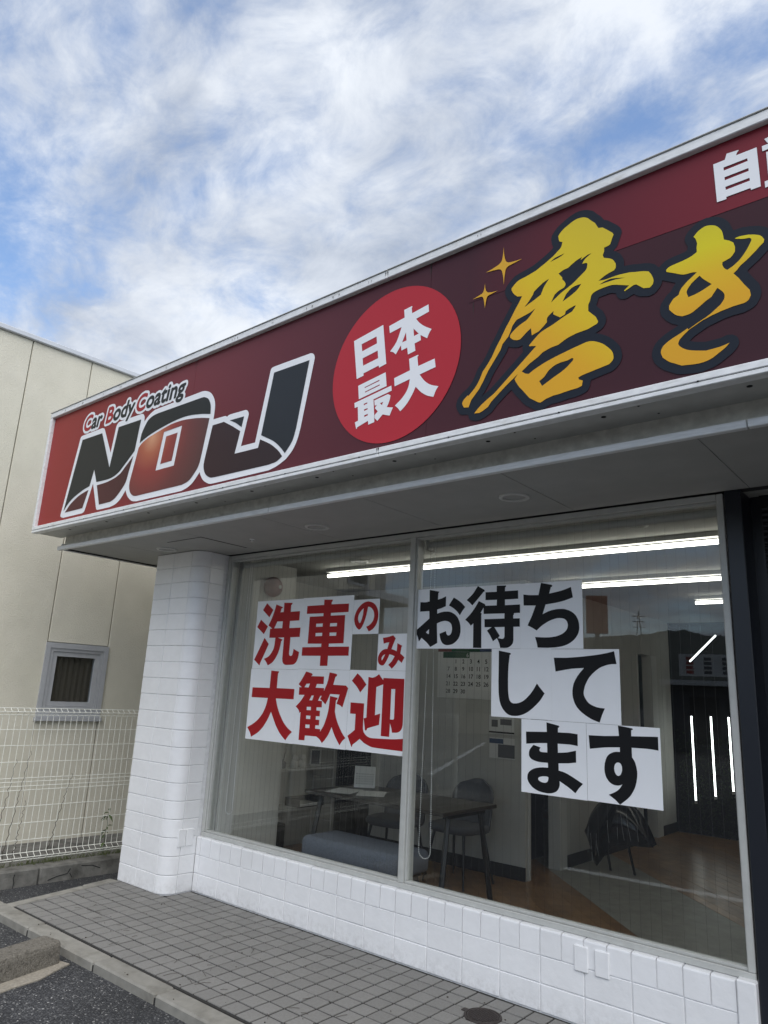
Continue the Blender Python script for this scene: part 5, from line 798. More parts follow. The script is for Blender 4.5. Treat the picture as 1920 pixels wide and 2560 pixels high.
e_[0].position = 0.0; e_[0].color = (0.62, 0.30, 0.16, 1); e_[1].position = 1.0; e_[1].color = (0.045, 0.018, 0.016, 1)
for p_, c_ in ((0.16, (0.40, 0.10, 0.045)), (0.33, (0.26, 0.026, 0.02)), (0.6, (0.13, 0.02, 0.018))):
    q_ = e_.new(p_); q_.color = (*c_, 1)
P('o_low', Y2, 'logo_letter', M['p_flare'])
P('j_top', Y2, 'logo_letter', M['p_dark2']); P('j_low', Y2, 'logo_letter', M['p_maroon'])
# rain streaks and grime where rails and panels meet
def streak(x, z, w, L, y, n=3):
    ps = []
    for k in range(n):
        xx = x+random.uniform(-w, w); ll = L*random.uniform(.4, 1); ww = random.uniform(.0012, .003)
        ps.append([[(xx-ww, z), (xx+ww, z), (xx+ww*.4, z-ll*.6), (xx, z-ll)]])
    gl(link('rain_streak', flat_mesh(ps, y, 'rain_streak', M['grime']), sign))
for x in (-3.99, -1.985): streak(x, 3.676, 0.010, 0.10, Y1-0.0004)
streak(-2.263, 3.714, 0.012, 0.035, 2.6115, 5); streak(-2.263, 2.706, 0.010, 0.026, 2.6115, 5); streak(-1.72, 3.36, 0.004, 0.09, Y1-0.0004, 2)
for k in range(18): streak(random.uniform(-5.9, 0), 3.705, 0.02, 0.028, 2.6114, 2)
P('text_border', Y1-0.0003, 'lettering_border', M['p_white'])
P('text_dark', Y2, 'lettering', M['p_dark']); P('text_red', Y2, 'lettering', M['p_red2'])

# ================================================================== POSTERS IN THE WINDOW
def sheet(key, x0, x1, z0, z1, ink, label, group):
    o = MB().box(x0+0.0003, x1-0.0003, GY-0.0016, GY-0.0008, z0+0.0003, z1-0.0003).build('poster_sheet', M['poster'])
    tag(o, label, 'poster', group)
    link('lettering', flat_mesh(decode(GLYPH[key]), GY-0.0026, 'lettering', M[ink]), o)
GR, GB = 'white sheets with red characters on the left pane', 'white sheets with black characters on the right pane'
sheet('xi', -4.427, -3.912, 1.640, 2.161, 'ink_red', 'white sheet with the red character 洗, top left of the red poster', GR)
sheet('sha', -3.912, -3.400, 1.645, 2.164, 'ink_red', 'white sheet with the red character 車, between 洗 and the small の', GR)
sheet('no', -3.399, -3.162, 1.889, 2.128, 'ink_red', 'small white sheet with the red character の beside 車', GR)
sheet('mi', -3.161, -2.915, 1.648, 1.888, 'ink_red', 'small white sheet with the red character み beside the mullion', GR)
sheet('dai', -4.435, -3.913, 1.119, 1.639, 'ink_red', 'white sheet with the red character 大, bottom left of the red poster', GR)
sheet('kan', -3.913, -3.402, 1.121, 1.644, 'ink_red', 'white sheet with the red character 歓, between 大 and 迎', GR)
sheet('gei', -3.401, -2.889, 1.123, 1.647, 'ink_red', 'white sheet with the red character 迎, against the mullion', GR)
sheet('o', -2.849, -2.468, 1.790, 2.172, 'ink_black', 'white sheet with the black character お, against the mullion', GB)
sheet('mat', -2.468, -2.083, 1.789, 2.169, 'ink_black', 'white sheet with the black character 待, between お and ち', GB)
sheet('chi', -2.083, -1.697, 1.788, 2.167, 'ink_black', 'white sheet with the black character ち, right end of the top row', GB)
sheet('shi', -2.275, -1.888, 1.401, 1.788, 'ink_black', 'white sheet with the black character し, beside the calendar', GB)
sheet('te', -1.888, -1.498, 1.400, 1.786, 'ink_black', 'white sheet with the black character て, right of し', GB)
sheet('ma', -2.076, -1.691, 1.012, 1.399, 'ink_black', 'white sheet with the black character ま, left in the bottom row', GB)
sheet('su', -1.690, -1.303, 1.014, 1.399, 'ink_black', 'white sheet with the black character す, lowest at the right', GB)

# ================================================================== NEIGHBOUR, FENCE, CURB
SK = radians(-3.8)      # these run slightly askew to the shop
nb = thing('neighbour_building', 'cream stucco building with vertical panel joints and one small grey window', 'building', (-6.95, 3.0, 0), SK)
NH = 4.74
PWD = 0.606
u0 = 0.325              # joint at the window's near side, along the wall from the thing's origin
core_ = MB().box(-5.0, -0.08, -4.3, 9.0, -0.3, NH).build('wall', M['stucco_gap'], nb)
k0, k1 = -7, 14
for k in range(k0, k1):
    a = u0+k*PWD; b = a+PWD
    if k == 0:
        for z0, z1 in ((-0.25, 1.13), (1.83, NH)):
            MB().cbox(-0.05, 0.0, a+0.004, b-0.004, z0, z1, 0.005).build('wall_panel', M['stucco'], nb)
    else:
        MB().cbox(-0.05, 0.0, a+0.004, b-0.004, -0.25, NH, 0.005).build('wall_panel', M['stucco'], nb)
MB().cbox(-5.05, 0.035, -4.33, 9.05, NH+0.003, NH+0.055, 0.006).build('roof_flashing', M['flash'], nb)
# window
wa, wb, wz0, wz1 = u0-0.012, u0+PWD+0.006, 1.135, 1.825
wf = MB()
wf.box(-0.05, 0.018, wa, wa+0.045, wz0, wz1); wf.box(-0.05, 0.018, wb-0.045, wb, wz0, wz1)
wf.box(-0.05, 0.018, wa+0.046, wb-0.046, wz1-0.05, wz1); wf.box(-0.05, 0.018, wa+0.046, wb-0.046, wz0, wz0+0.04)
nw = wf.build('window', M['grey_alu'], nb)
a, b = wa+0.047, wb-0.047
def ring(a, b, z0, z1, w, y0, y1, name):
    r = MB(); r.box(y0, y1, a, a+w, z0, z1); r.box(y0, y1, b-w, b, z0, z1); r.box(y0, y1, a+w, b-w, z1-w, z1); r.box(y0, y1, a+w, b-w, z0, z0+w)
    return r.build(name, M['grey_alu'], nw)
ring(a, b, wz0+0.041, wz1-0.051, 0.03, -0.05, 0.010, 'frame')
ring(a+0.032, b-0.032, wz0+0.10, wz1-0.083, 0.042, -0.045, 0.002, 'sash')
MB().box(-0.030, 0.012, a+0.001, b-0.001, wz0+0.073, wz0+0.098).build('sill_track', M['grey_alu'], nw)
MB().box(-0.05, 0.045, wa-0.01, wb+0.01, wz0-0.035, wz0-0.001).build('sill', M['grey_alu'], nw)
MB().box(-0.026, -0.022, a+0.073, b-0.073, wz0+0.141, wz1-0.124).build('glass', M['glass2'], nw)
cu_ = MB(); n = 60
for i in range(n+1):
    y = a+0.03+(b-a-0.06)*i/n; x = -0.062+0.006*sin(i*0.9)+0.004*sin(i*2.3)
    cu_.v += [(x, y, wz0+0.1), (x, y, wz1-0.09)]
    if i: cu_.f.append((2*i-2, 2*i, 2*i+1, 2*i-1))
cu_.build('curtain', M['curtain'], nw, smooth=True)
# added dark slatted panel out of view, darkens the left pane's reflection
refl_dark_panel = MB().box(0.001, 0.02, -4.15, -2.62, -0.1, 1.30).build('slatted_panel', M['b_dark'], nb)
for k in range(17): MB().box(0.0205, 0.026, -4.1, -2.67, 0.0+k*0.075, 0.062+k*0.075).build('slat', M['b_dark'], refl_dark_panel)
# canopy and a second window further along, seen only in reflection
MB().box(-0.5, 0.55, -4.32, -3.0, 2.82, 2.92).build('canopy', M['flash'], nb)
cw_ = MB().box(-0.002, 0.02, -3.72, -3.22, 3.05, 3.65).build('window', M['grey_alu'], nb)
MB().box(0.0205, 0.022, -3.68, -3.26, 3.09, 3.61).build('glass', M['b_glass'], cw_)

# low concrete curb that carries the fence
cb = thing('curb_wall', 'cracked weathered concrete curb under the white mesh fence', 'curb', (-5.85, 3.0, 0), radians(-3.2))
prev = -5.6
for k, b in enumerate((-3.4, -1.6, 0.03, 1.2, 3.0, 5.0)):
    mbx = MB().cbox(-0.15, 0.0, prev+0.002, b-0.002, -0.3, 0.070+random.uniform(-.003, .003), 0.012)
    mbx.build('curb_block', M['old_conc'], cb); prev = b
for path in ([(0.0015, -0.16, -0.05), (0.0015, -0.155, -0.01), (0.0015, -0.165, 0.02), (0.0015, -0.158, 0.045)], [(0.0015, 0.10, -0.03), (0.0015, 0.17, -0.01), (0.0015, 0.25, 0.0), (0.0015, 0.27, 0.035)], [(0.0015, 0.27, 0.0), (0.0015, 0.29, -0.03)], [(0.0015, 0.36, 0.045), (0.0015, 0.45, 0.035), (0.0015, 0.52, 0.008)]):
    MB().tube(path, [0.0015+0.0022*random.random() for _ in path], 5).build('crack', M['hole'], cb)

# white welded mesh fence with folded top and bottom edges
FS = radians(-4.2)
fen = thing('mesh_fence', 'white welded wire fence with folded top and bottom edges along the cream wall', 'fence', (-5.985, 3.0, 0.06), FS)
F0, F1 = -5.06, 3.2
hz = [(0.112, 0), (0.138, .045), (0.165, 0), (0.258, 0), (0.383, 0), (0.506, 0), (0.627, 0), (0.657, 0), (0.690, 0), (0.718, 0), (0.840, 0), (0.964, 0), (1.085, 0), (1.198, 0), (1.224, .045), (1.250, 0)]
for z, dx in hz:
    MB().tube([(dx+0.003, F0, z-0.06), (dx+0.003, F1, z-0.06)], 0.0027, 6).build('horizontal_wire', M['wire'], fen)
vm = MB().tube([(0, 0, 0.052), (0.045, 0, 0.078), (0, 0, 0.105), (0, 0, 1.138), (0.045, 0, 1.164), (0, 0, 1.190)], 0.0021, 5).mesh('vertical_wire', M['wire'])
y = F0+0.03
while y < F1:
    o = link('vertical_wire', vm, fen, (0, y, 0)); y += 0.0495
for y in (F0, F0+2.02, F0+4.04-0.35, F0+6.9):
    MB().lathe([(0.028, 0), (0.028, 1.26), (0.024, 1.275)], -0.045, y, -0.1, 14).build('post', M['wire'], fen, smooth=False)
# soil strip and grass at the foot of the wall
soil = MB().box(-7.05, -5.99, -3.0, 7.5, -0.2, 0.035).build('soil_strip', M['old_conc']); tag(soil, kind='structure')
gr = MB()
for i in range(2600):
    y = random.uniform(1.8, 4.3); c = -5.985+0.07*(y-3.0)*0.9
    x = c+random.gauss(-0.03, 0.035)
    if random.random() > 0.45+0.55*sin(y*5.0+1.3)**2: continue
    h = random.uniform(0.02, 0.075); a = random.uniform(0, 2*pi); w = 0.0028
    dx, dy = cos(a)*w, sin(a)*w; lx, ly = random.gauss(0, .02), random.gauss(0, .02)
    gr.poly([(x-dx, y-dy, 0.03), (x+dx, y+dy, 0.03), (x+dx*.6+lx*.5, y+dy*.6+ly*.5, 0.045+h*.5), (x+lx, y+ly, 0.045+h)])
tag(gr.build('grass', M['grassm']), kind='stuff')
# dry vines on the fence and a small green climber
def fence_pt(u, z, off=0.0):
    v = Matrix.Rotation(FS, 3, 'Z') @ Vector((off, u, z)); return v+Vector((-5.985, 3.0, 0))
VN = [((-0.30, 0.10), (-0.22, 0.86), 'dry vine twisting up the fence at the left edge of the photo'), ((-0.215, 0.12), (-0.12, 0.92), 'dry vine beside the vine at the left edge, reaching higher'),
      ((-0.14, 0.10), (-0.10, 0.55), 'short dry vine left of the joint in the cream wall'), ((0.12, 0.13), (0.24, 0.74), 'long dry vine on the fence below the small window')]
for (ua, za), (ub, zb), lab in VN:
    pts = []; n = 34
    for i in range(n+1):
        t = i/n; pts.append(fence_pt(ua+(ub-ua)*t+0.006*sin(t*60)+random.gauss(0, .003), za+(zb-za)*t, 0.006+0.005*cos(t*60)))
    o = MB().tube([(p.x, p.y, p.z) for p in pts], [0.0030-0.0018*i/n for i in range(n+1)], 5).build('dry_vine', M['dry'])
    tag(o, lab, 'vine', 'dead vines on the fence')
vn = thing('climbing_weed', 'small green weed with narrow leaves climbing behind the fence near the pillar', 'plant', tuple(fence_pt(0.60, 0.08)))
pts = [(0, 0, 0), (0.0, 0.005, 0.08), (0.01, -0.012, 0.15), (0.0, 0.012, 0.23), (0.0, -0.004, 0.30), (0.0, 0.02, 0.34)]
MB().tube(pts, [0.003, .003, .0026, .002, .0016, .001], 5).build('stem', M['green'], vn)
def leaf_mesh(L, w):
    b = MB(); b.v = [(0, 0, 0), (w*.8, L*.3, .004), (w, L*.5, .0), (0, L, -.02), (-w, L*.5, 0), (-w*.8, L*.3, .004), (0, L*.45, .008)]
    b.f = [(0, 1, 6), (1, 2, 6), (2, 3, 6), (3, 4, 6), (4, 5, 6), (5, 0, 6)]; return b.mesh('leaf', M['green'])
lm = leaf_mesh(0.075, 0.011)
for i in range(15):
    t = random.random(); j = min(int(t*5), 4); p = Vector(pts[j]).lerp(Vector(pts[j+1]), t*5-j)
    o = link('leaf', lm, vn, p); o.rotation_euler = (random.uniform(-.9, .5), random.uniform(-.6, .6), random.uniform(0, 6.3)); s_ = random.uniform(.5, 1.15); o.scale = (s_, s_, s_)

# ================================================================== WHEEL STOP, MANHOLE
ws = thing('wheel_stop', 'rough concrete wheel stop on a pale mortar bed beside the kerb', 'wheel stop', (-4.285, 2.350, -0.05), radians(11.8))
def ext(prof, y0, y1, ins=0.012):
    b = MB(); n = len(prof); cx = sum(p[0] for p in prof)/n; cz = sum(p[1] for p in prof)/n
    for y, k in ((y0, 1-ins*6), (y0+ins, 1), (y1-ins, 1), (y1, 1-ins*6)):
        for x, z in prof: b.v.append((cx+(x-cx)*k, y, cz+(z-cz)*k if z > 0.01 else z))
    for r in range(3):
        for i in range(n): b.f.append((r*n+i, r*n+(i+1) % n, (r+1)*n+(i+1) % n, (r+1)*n+i))
    b.f.append(tuple(range(n))); b.f.append(tuple(range(3*n, 4*n))[::-1]); return b
prof = [(-0.095, 0.0), (0.092, 0.0), (0.084, 0.095), (0.077, 0.112), (0.062, 0.122), (-0.062, 0.122), (-0.078, 0.112), (-0.086, 0.095)]
ext(prof, -0.62, 0.0).build('block', M['stop_conc'], ws)
bb = MB(); pl = [(-0.13, 0.02), (0.135, 0.03), (0.15, -0.05), (0.19, -0.2), (0.175, -0.35), (0.19, -0.66), (-0.14, -0.66), (-0.13, -0.3)]
bb.prism(pl, -0.02, 0.010, 0.004).build('mortar_bed', M['plinth'], ws)

mh = thing('manhole_cover', 'small round rusty iron drain cover set in the grey tiles', 'manhole', (-2.108, 3.432, 0.0))
MB().lathe([(0.093, -0.03), (0.093, 0.004), (0.090, 0.006), (0.083, 0.006), (0.081, 0.003), (0.081, -0.03)], 0, 0, 0, 40).build('rim', M['iron'], mh)
MB().lathe([(0.079, -0.02), (0.079, 0.0045), (0.077, 0.0055)], 0, 0, 0, 40).build('lid', M['iron'], mh)
st_ = MB()
for i in range(-6, 7):
    for j in range(-6, 7):
        if math.hypot(i, j) < 6.1: st_.box(i*.0115-.0042, i*.0115+.0042, j*.0115-.0042, j*.0115+.0042, .005, .0085)
tag(st_.build('tread_stud', M['iron'], mh), kind='stuff')
MB().box(-0.115, -0.09, -0.016, 0.016, -0.02, 0.005).build('lifting_lug', M['iron'], mh)

# ================================================================== INTERIOR
def tube_light(x0, x1, y, z, label, joints):
    t = thing('ceiling_tube', label, 'lamp', ((x0+x1)/2, y, z), 0, 'lit tube lights on the shop ceiling')
    L = (x1-x0)/2
    MB().box(-L, L, -0.028, 0.028, 0.030, 0.062).build('housing', M['wh_paint'], t)
    xs_ = [-L]+[j-(x0+x1)/2 for j in joints]+[L]
    for a, b in zip(xs_[:-1], xs_[1:]):
        MB().tube([(a+0.006, 0, 0), (b-0.006, 0, 0)], 0.016, 10).build('tube', M['tube'], t)
tube_light(-4.50, 3.2, 4.60, 2.50, 'long lit tube light on the ceiling, nearest the window', (-3.26, -2.02, -0.78, 0.46, 1.7))
tube_light(-2.95, 2.2, 5.96, 2.50, 'lit tube light on the ceiling, second from the window', (-1.95, -0.71, .5))
tube_light(-2.14, 2.0, 7.30, 2.50, 'lit tube light on the ceiling, third and farthest from the window', (-0.9, 0.34))
for x, y, lab in ((-2.9, 4.9, 'unlit recessed ceiling downlight just right of the mullion'), (-1.55, 4.20, 'unlit recessed ceiling downlight above the ち and す sheets'), (-3.95, 4.40, 'unlit recessed ceiling downlight in the left pane, above 車')):
    o = MB().lathe([(0.05, .006), (0.062, 0.0), (0.075, .002), (0.077, .012)], x, y, 2.55, 20).build('ceiling_downlight', M['jamb'])
    tag(o, lab, 'lamp', 'unlit downlights in the shop ceiling')
# roller blinds with bead chains
def blind(x0, x1, cx, cw_, zb, y, label):
    t = thing('roller_blind', label, 'blind', ((x0+x1)/2, 3.86, 2.49), 0)
    L = (x1-x0)/2; mx = (x0+x1)/2
    MB().tube([(-L, 0, 0), (L, 0, 0)], 0.024, 12).build('roller_tube', M['blind'], t)
    MB().box(-L-0.02, -L-0.002, -0.03, 0.03, -0.04, 0.045).build('bracket', M['blind'], t)
    MB().box(L+0.002, L+0.02, -0.03, 0.03, -0.04, 0.045).build('bracket', M['blind'], t)
    b = MB(); z = 0.0; pts = []
    w = cw_/2; zt = -0.02; n = int((2.49-zb)/0.0115)
    for i in range(n):
        zz = zt-i*0.0115; tt = i/n
        if -zz > (2.49-zb)-w: break
        sp_ = w*(0.30+0.70*min(1, tt*1.05))
        pts.append((cx-mx-sp_, y-3.86, zz)); pts.append((cx-mx+sp_, y-3.86, zz))
    zc_ = pts[-1][2]
    for k in range(1, int(pi*w/0.0115)):
        a = k*0.0115/w; pts.append((cx-mx-w*cos(a), y-3.86, zc_-w*sin(a)))
    for x, yy, zz in pts:
        r = 0.0046; k = len(b.v)
        b.v += [(x+r, yy, zz), (x-r, yy, zz), (x, yy+r, zz), (x, yy-r, zz), (x, yy, zz+r), (x, yy, zz-r)]
        b.f += [(k+i, k+j, k+q) for i, j, q in ((0, 2, 4), (2, 1, 4), (1, 3, 4), (3, 0, 4), (2, 0, 5), (1, 2, 5), (3, 1, 5), (0, 3, 5))]
    tag(b.build('bead_chain', M['bead'], t, smooth=True), kind='stuff')
blind(-2.82, -0.95, -2.793, 0.088, 0.53, 3.85, 'rolled up blind of the right pane with a long white bead chain')
blind(-4.74, -2.92, -4.665, 0.080, 0.54, 3.85, 'rolled up blind of the left pane with its bead chain by the side wall')
# alarm bell
o = MB().lathe([(0.085, 0), (0.088, 0.03), (0.082, 0.06), (0.06, 0.085), (0.02, 0.095)], 0, 0, 0, 24)
t = thing('alarm_sounder', 'dark red fire alarm dome on the side wall above the red poster', 'alarm', (-4.748, 4.155, 2.35))
for i, v in enumerate(o.v): o.v[i] = (v[2], v[0], v[1])
o.build('dome', M['bell'], t, smooth=True)
MB().tube([(0.09, 0.02, 0.0), (0.102, 0.02, 0.0)], 0.016, 10).build('strobe_lens', M['wh_paint'], t)
# shelf rack along the left wall
rk = thing('shelf_rack', 'white two board shelf rack with a wire ladder end inside the left pane', 'shelf', (-5.24, 5.1, 0.05))
for z in (0.735, 0.385): MB().cbox(-0.135, 0.14, -0.42, 0.37, z-0.022, z, 0.002).build('shelf_board', M['wh_paint'], rk)
for x in (-0.13, 0.14):
    for y in (-0.40, 0.375): MB().tube([(x, y, 0), (x, y, 1.10)], 0.006, 6).build('upright', M['wh_paint'], rk)
for i in range(8): MB().tube([(-0.13, 0.375, 0.10+i*0.13), (0.14, 0.375, 0.10+i*0.13)], 0.004, 5).build('rung', M['wh_paint'], rk)
# things on the rack
t = thing('document_tray', 'black document tray with white papers on the lower shelf', 'tray', (-5.18, 5.18, 0.437))
MB().box(-0.1, 0.1, -0.16, 0.16, 0, 0.006).build('tray_bottom', M['leg'], t)
for y in (-0.16, 0.156): MB().box(-0.1, 0.1, y, y+0.004, 0.006, 0.075).build('tray_side', M['leg'], t)
MB().box(-0.1, -0.096, -0.156, 0.156, 0.006, 0.075).build('tray_side', M['leg'], t)
MB().box(-0.09, 0.09, -0.14, 0.10, 0.007, 0.028).build('paper_stack', M['paper'], t)
t = thing('reed_diffuser', 'glass reed diffuser with dark sticks on the upper shelf', 'diffuser', (-5.16, 4.84, 0.787))
MB().lathe([(0.03, 0), (0.034, 0.01), (0.034, 0.05), (0.014, 0.065), (0.014, 0.08)], 0, 0, 0, 16).build('bottle', M['print_grey'], t, smooth=True)
for i in range(6): MB().tube([(0, 0, 0.03), (random.uniform(-.05, .05), random.uniform(-.07, .07), 0.24)], 0.0018, 4).build('stick', M['dry'], t)
for i, (y, lab) in enumerate(((4.99, 'white rounded figurine beside the reed diffuser on the upper shelf'), (5.09, 'white rounded figurine on the upper shelf, next to the picture frame'))):
    t = thing('figurine', lab, 'figurine', (-5.16, y, 0.787), 0, 'white figurines on the shelf')
    MB().lathe([(0.03, 0), (0.04, 0.02), (0.036, 0.05), (0.02, 0.065)], 0, 0, 0, 14).build('figurine_body', M['wh_paint'], t, smooth=True)
    MB().lathe([(0.012, 0), (0.03, 0.012), (0.032, 0.03), (0.018, 0.048), (0.004, 0.05)], 0.006, 0, 0.062, 14).build('figurine_head', M['wh_paint'], t, smooth=True)
t = thing('picture_frame', 'white framed card leaning at the end of the upper shelf', 'frame', (-5.17, 5.28, 0.787), radians(-35))
MB().box(-0.006, 0.006, -0.055, 0.055, 0, 0.16).build('frame', M['wh_paint'], t); MB().box(0.0062, 0.0072, -0.04, 0.04, 0.02, 0.145).build('card', M['print_grey'], t)
t = thing('floor_speaker', 'tall black box standing on the floor below the shelves', 'speaker', (-5.05, 4.62, 0.05))
MB().cbox(-0.1, 0.1, -0.12, 0.12, 0, 0.30, 0.008).build('cabinet', M['leg'], t); MB().cbox(0.1005, 0.108, -0.10, 0.10, 0.02, 0.28, 0.003).build('grille', M['black'], t)
# table, bench, chairs
t = thing('meeting_table', 'dark rectangular table with slanted black metal legs behind the window', 'table', (-3.57, 4.56, 0.05))
MB().cbox(-0.655, 0.655, -0.345, 0.345, 0.675, 0.70, 0.003).build('tabletop', M['table'], t)
for sx in (-1, 1):
    for sy in (-1, 1): MB().tube([(sx*0.60, sy*0.20, 0.675), (sx*0.625, sy*0.33, 0)], 0.020, 6).build('leg', M['leg'], t)
    MB().box(sx*0.60-0.02, sx*0.60+0.02, -0.24, 0.24, 0.645, 0.674).build('rail', M['leg'], t)
t = thing('bench', 'long grey blue upholstered bench close to the window', 'bench', (-3.56, 4.18, 0.05))
bm = bmesh.new(); bmesh.ops.create_cube(bm, size=1)
for v in bm.verts: v.co = (v.co.x*0.90, v.co.y*0.38, 0.355+v.co.z*0.15)
bmesh.ops.bevel(bm, geom=list(bm.edges), offset=0.045, segments=4, affect='EDGES', profile=0.5)
MB().add(bm).build('cushion', M['fabric'], t, smooth=True)
MB().box(-0.40, 0.40, -0.15, 0.15, 0.262, 0.279).build('base', M['leg'], t)
for sx in (-1, 1):
    for sy in (-1, 1): MB().tube([(sx*0.37, sy*0.12, 0.27), (sx*0.41, sy*0.15, 0)], [0.020, 0.013], 8).build('leg', M['leg'], t)
def make_chair():
    t = thing('shell_chair', '-', 'chair', (0, 0, 0.05), 0, 'grey shell chairs at the table')
    # seat: rounded pad; faces -Y
    n, b = 20, MB()
    for zz, k in ((0.385, .86), (0.40, .98), (0.425, 1.0), (0.445, .95), (0.452, .8)):
        for i in range(n):
            a = 2*pi*i/n; ex = 0.62
            cx_ = math.copysign(abs(cos(a))**ex, cos(a)); cy_ = math.copysign(abs(sin(a))**ex, sin(a))
            b.v.append((cx_*0.225*k, cy_*0.215*k, zz-0.012*(cy_ > 0.5)))
    for r in range(4):
        for i in range(n): b.f.append((r*n+i, r*n+(i+1) % n, (r+1)*n+(i+1) % n, (r+1)*n+i))
    b.f.append(tuple(range(n))[::-1]); b.f.append(tuple(range(4*n, 5*n)))
    b.build('seat', M['chair'], t, smooth=True)
    # backrest: curved shell with rounded top
    nu, nv = 12, 9; b = MB()
    for side in (0, 1):
        for j in range(nv+1):
            v = j/nv; z = 0.40+0.38*v; hw = 0.215*(1-0.10*(1-v))*(1 if v < .62 else math.sqrt(max(0.02, 1-((v-.62)/.385)**2))*1.0)
            for i in range(nu+1):
                u = -1+2*i/nu; x = hw*u; yy = 0.205+0.06*v-0.075*abs(u)**2.2*(hw/0.215)+(0.028 if side else 0)
                b.v.append((x, yy, z))
    m_ = (nu+1)*(nv+1)
    for s in (0, 1):
        for j in range(nv):
            for i in range(nu):
                q = [s*m_+j*(nu+1)+i, s*m_+j*(nu+1)+i+1, s*m_+(j+1)*(nu+1)+i+1, s*m_+(j+1)*(nu+1)+i]; b.f.append(tuple(q if s else q[::-1]))
    edge = [j*(nu+1) for j in range(nv+1)]+[nv*(nu+1)+i for i in range(1, nu+1)]+[j*(nu+1)+nu for j in range(nv-1, -1, -1)]+[i for i in range(nu-1, 0, -1)]
    for i in range(len(edge)):
        a, c = edge[i], edge[(i+1) % len(edge)]; b.f.append((a, c, c+m_, a+m_))
    b.build('backrest', M['chair'], t, smooth=True)
    for sx in (-1, 1):
        for sy in (-1, 1): MB().tube([(sx*0.15, sy*0.13, 0.39), (sx*0.205, sy*0.20, 0)], [0.013, 0.008], 8).build('leg', M['leg'], t)
    return t
def copy_tree(o, parent=None):
    c = o.copy(); COL.objects.link(c); c.parent = parent
    for ch in list(o.children): copy_tree(ch, c)
    return c
ch1 = make_chair()
ch2 = copy_tree(ch1)
for o, x, y, rz, lab in ((ch1, -3.53, 5.34, -4, 'grey shell chair with black legs beyond the right end of the table'), (ch2, -4.03, 5.12, 8, 'grey shell chair pushed under the far side of the table, behind the bench')):
    o.location = (x, y, 0.05); o.rotation_euler = (0, 0, radians(rz)); o['label'] = lab
# on the table
t = thing('desk_calendar', 'small white tent calendar standing on the table', 'calendar', (-4.06, 4.74, 0.752), radians(37))
for s, nm in ((-1, 'page'), (1, 'back_card')):
    b = MB(); b.v = [(-0.085, s*0.045, 0), (0.085, s*0.045, 0), (0.085, s*0.004, 0.16), (-0.085, s*0.004, 0.16), (-0.085, s*0.043, 0), (0.085, s*0.043, 0), (0.085, s*0.002, 0.16), (-0.085, s*0.002, 0.16)]
    b.f = [(0, 1, 2, 3), (7, 6, 5, 4), (0, 4, 5, 1), (2, 6, 7, 3), (1, 5, 6, 2), (0, 3, 7, 4)]; b.build(nm, M['paper'], t)
b = MB()
for r in range(5):
    for c in range(7):
        z = 0.03+r*0.018; x = -0.066+c*0.022; yy = -0.045+z*0.041/0.16-0.0008
        b.v += [(x-.005, yy, z-.003), (x+.005, yy, z-.003), (x+.005, yy+.0015, z+.003), (x-.005, yy+.0015, z+.003)]; k = len(b.v)-4; b.f.append((k, k+1, k+2, k+3))
tag(b.build('date_print', M['print_grey'], t), kind='stuff')
for x, y, rz, lab in ((-4.0, 4.43, 20, 'white sheet of paper on the table near the tent calendar'), (-3.78, 4.50, 35, 'white sheet of paper on the table, right of the other sheet')):
    tag(MB().box(-0.105, 0.105, -0.148, 0.148, 0, 0.0012).build('paper_sheet', M['paper'], None, False, (x, y, 0.7505)), lab, 'paper', 'papers on the table').rotation_euler = (0, 0, radians(rz))
# wall calendar and notices on the inner wall
wy = 5.797
t = thing('wall_calendar', 'large wall calendar with a green header hanging behind the right pane', 'calendar', (-3.78, wy, 1.75))
MB().box(-0.33, 0.30, -0.003, 0.0, -0.26, 0.165).build('page', M['paper'], t)
strip_ = ('dishred', 'cal_green', 'cal_green', 'print_blue')
for i, m in enumerate(strip_): MB().box(-0.33+i*0.1575, -0.33+(i+1)*0.1575, -0.0045, -0.0032, 0.168, 0.195).build('colour_band', M[m], t)
MB().box(-0.27, 0.03, -0.0045, -0.0031, 0.11, 0.165).build('header', M['cal_green'], t)
text_mesh('6', 0.055, -0.005, 0.118, -0.0055, M['paper'], 'month_number', t)
day = 1
for r in range(5):
    for c in range(7):
        if r == 0 and c == 0: continue
        if day > 30: break
        x = -0.205+c*0.0835; z = 0.06-r*0.0685
        if c < 6: text_mesh(str(day), 0.052 if c < 3 else 0.054, x, z, -0.0045, M['ink_black'] if c else M['print_grey'], 'date_number', t, align='CENTER', offset=0.001)
        day += 1
for lab, x0, x1, z0, z1, m in (('white leaflet with a dark lower edge pinned beside the calendar, the upper one', -3.53, -3.275, 1.20, 1.36, 'print_grey'), ('leaflet with a blue heading pinned to the wall, the lower one', -3.525, -3.27, 0.995, 1.17, 'print_blue')):
    t = thing('wall_leaflet', lab, 'leaflet', ((x0+x1)/2, wy, z0), 0, 'leaflets on the inner wall')
    w, hgt = (x1-x0)/2, z1-z0
    MB().box(-w, w, -0.003, 0, 0, hgt).build('page', M['paper'], t)
    if m == 'print_grey':
        MB().box(-w, w, -0.0045, -0.0032, 0.008, 0.022).build('edge_band', M['ink_black'], t); MB().box(-w*.8, -w*.3, -0.0045, -0.0032, .06, .12).build('print_block', M[m], t); MB().box(-w*.1, w*.8, -0.0045, -0.0032, .08, .13).build('print_block', M['print_grey'], t)
    else:
        MB().box(-w, w*.1, -0.0045, -0.0032, .125, .165).build('print_block', M[m], t); MB().box(-w*.3, w, -0.0045, -0.0032, .01, .12).build('print_block', M['print_grey'], t)
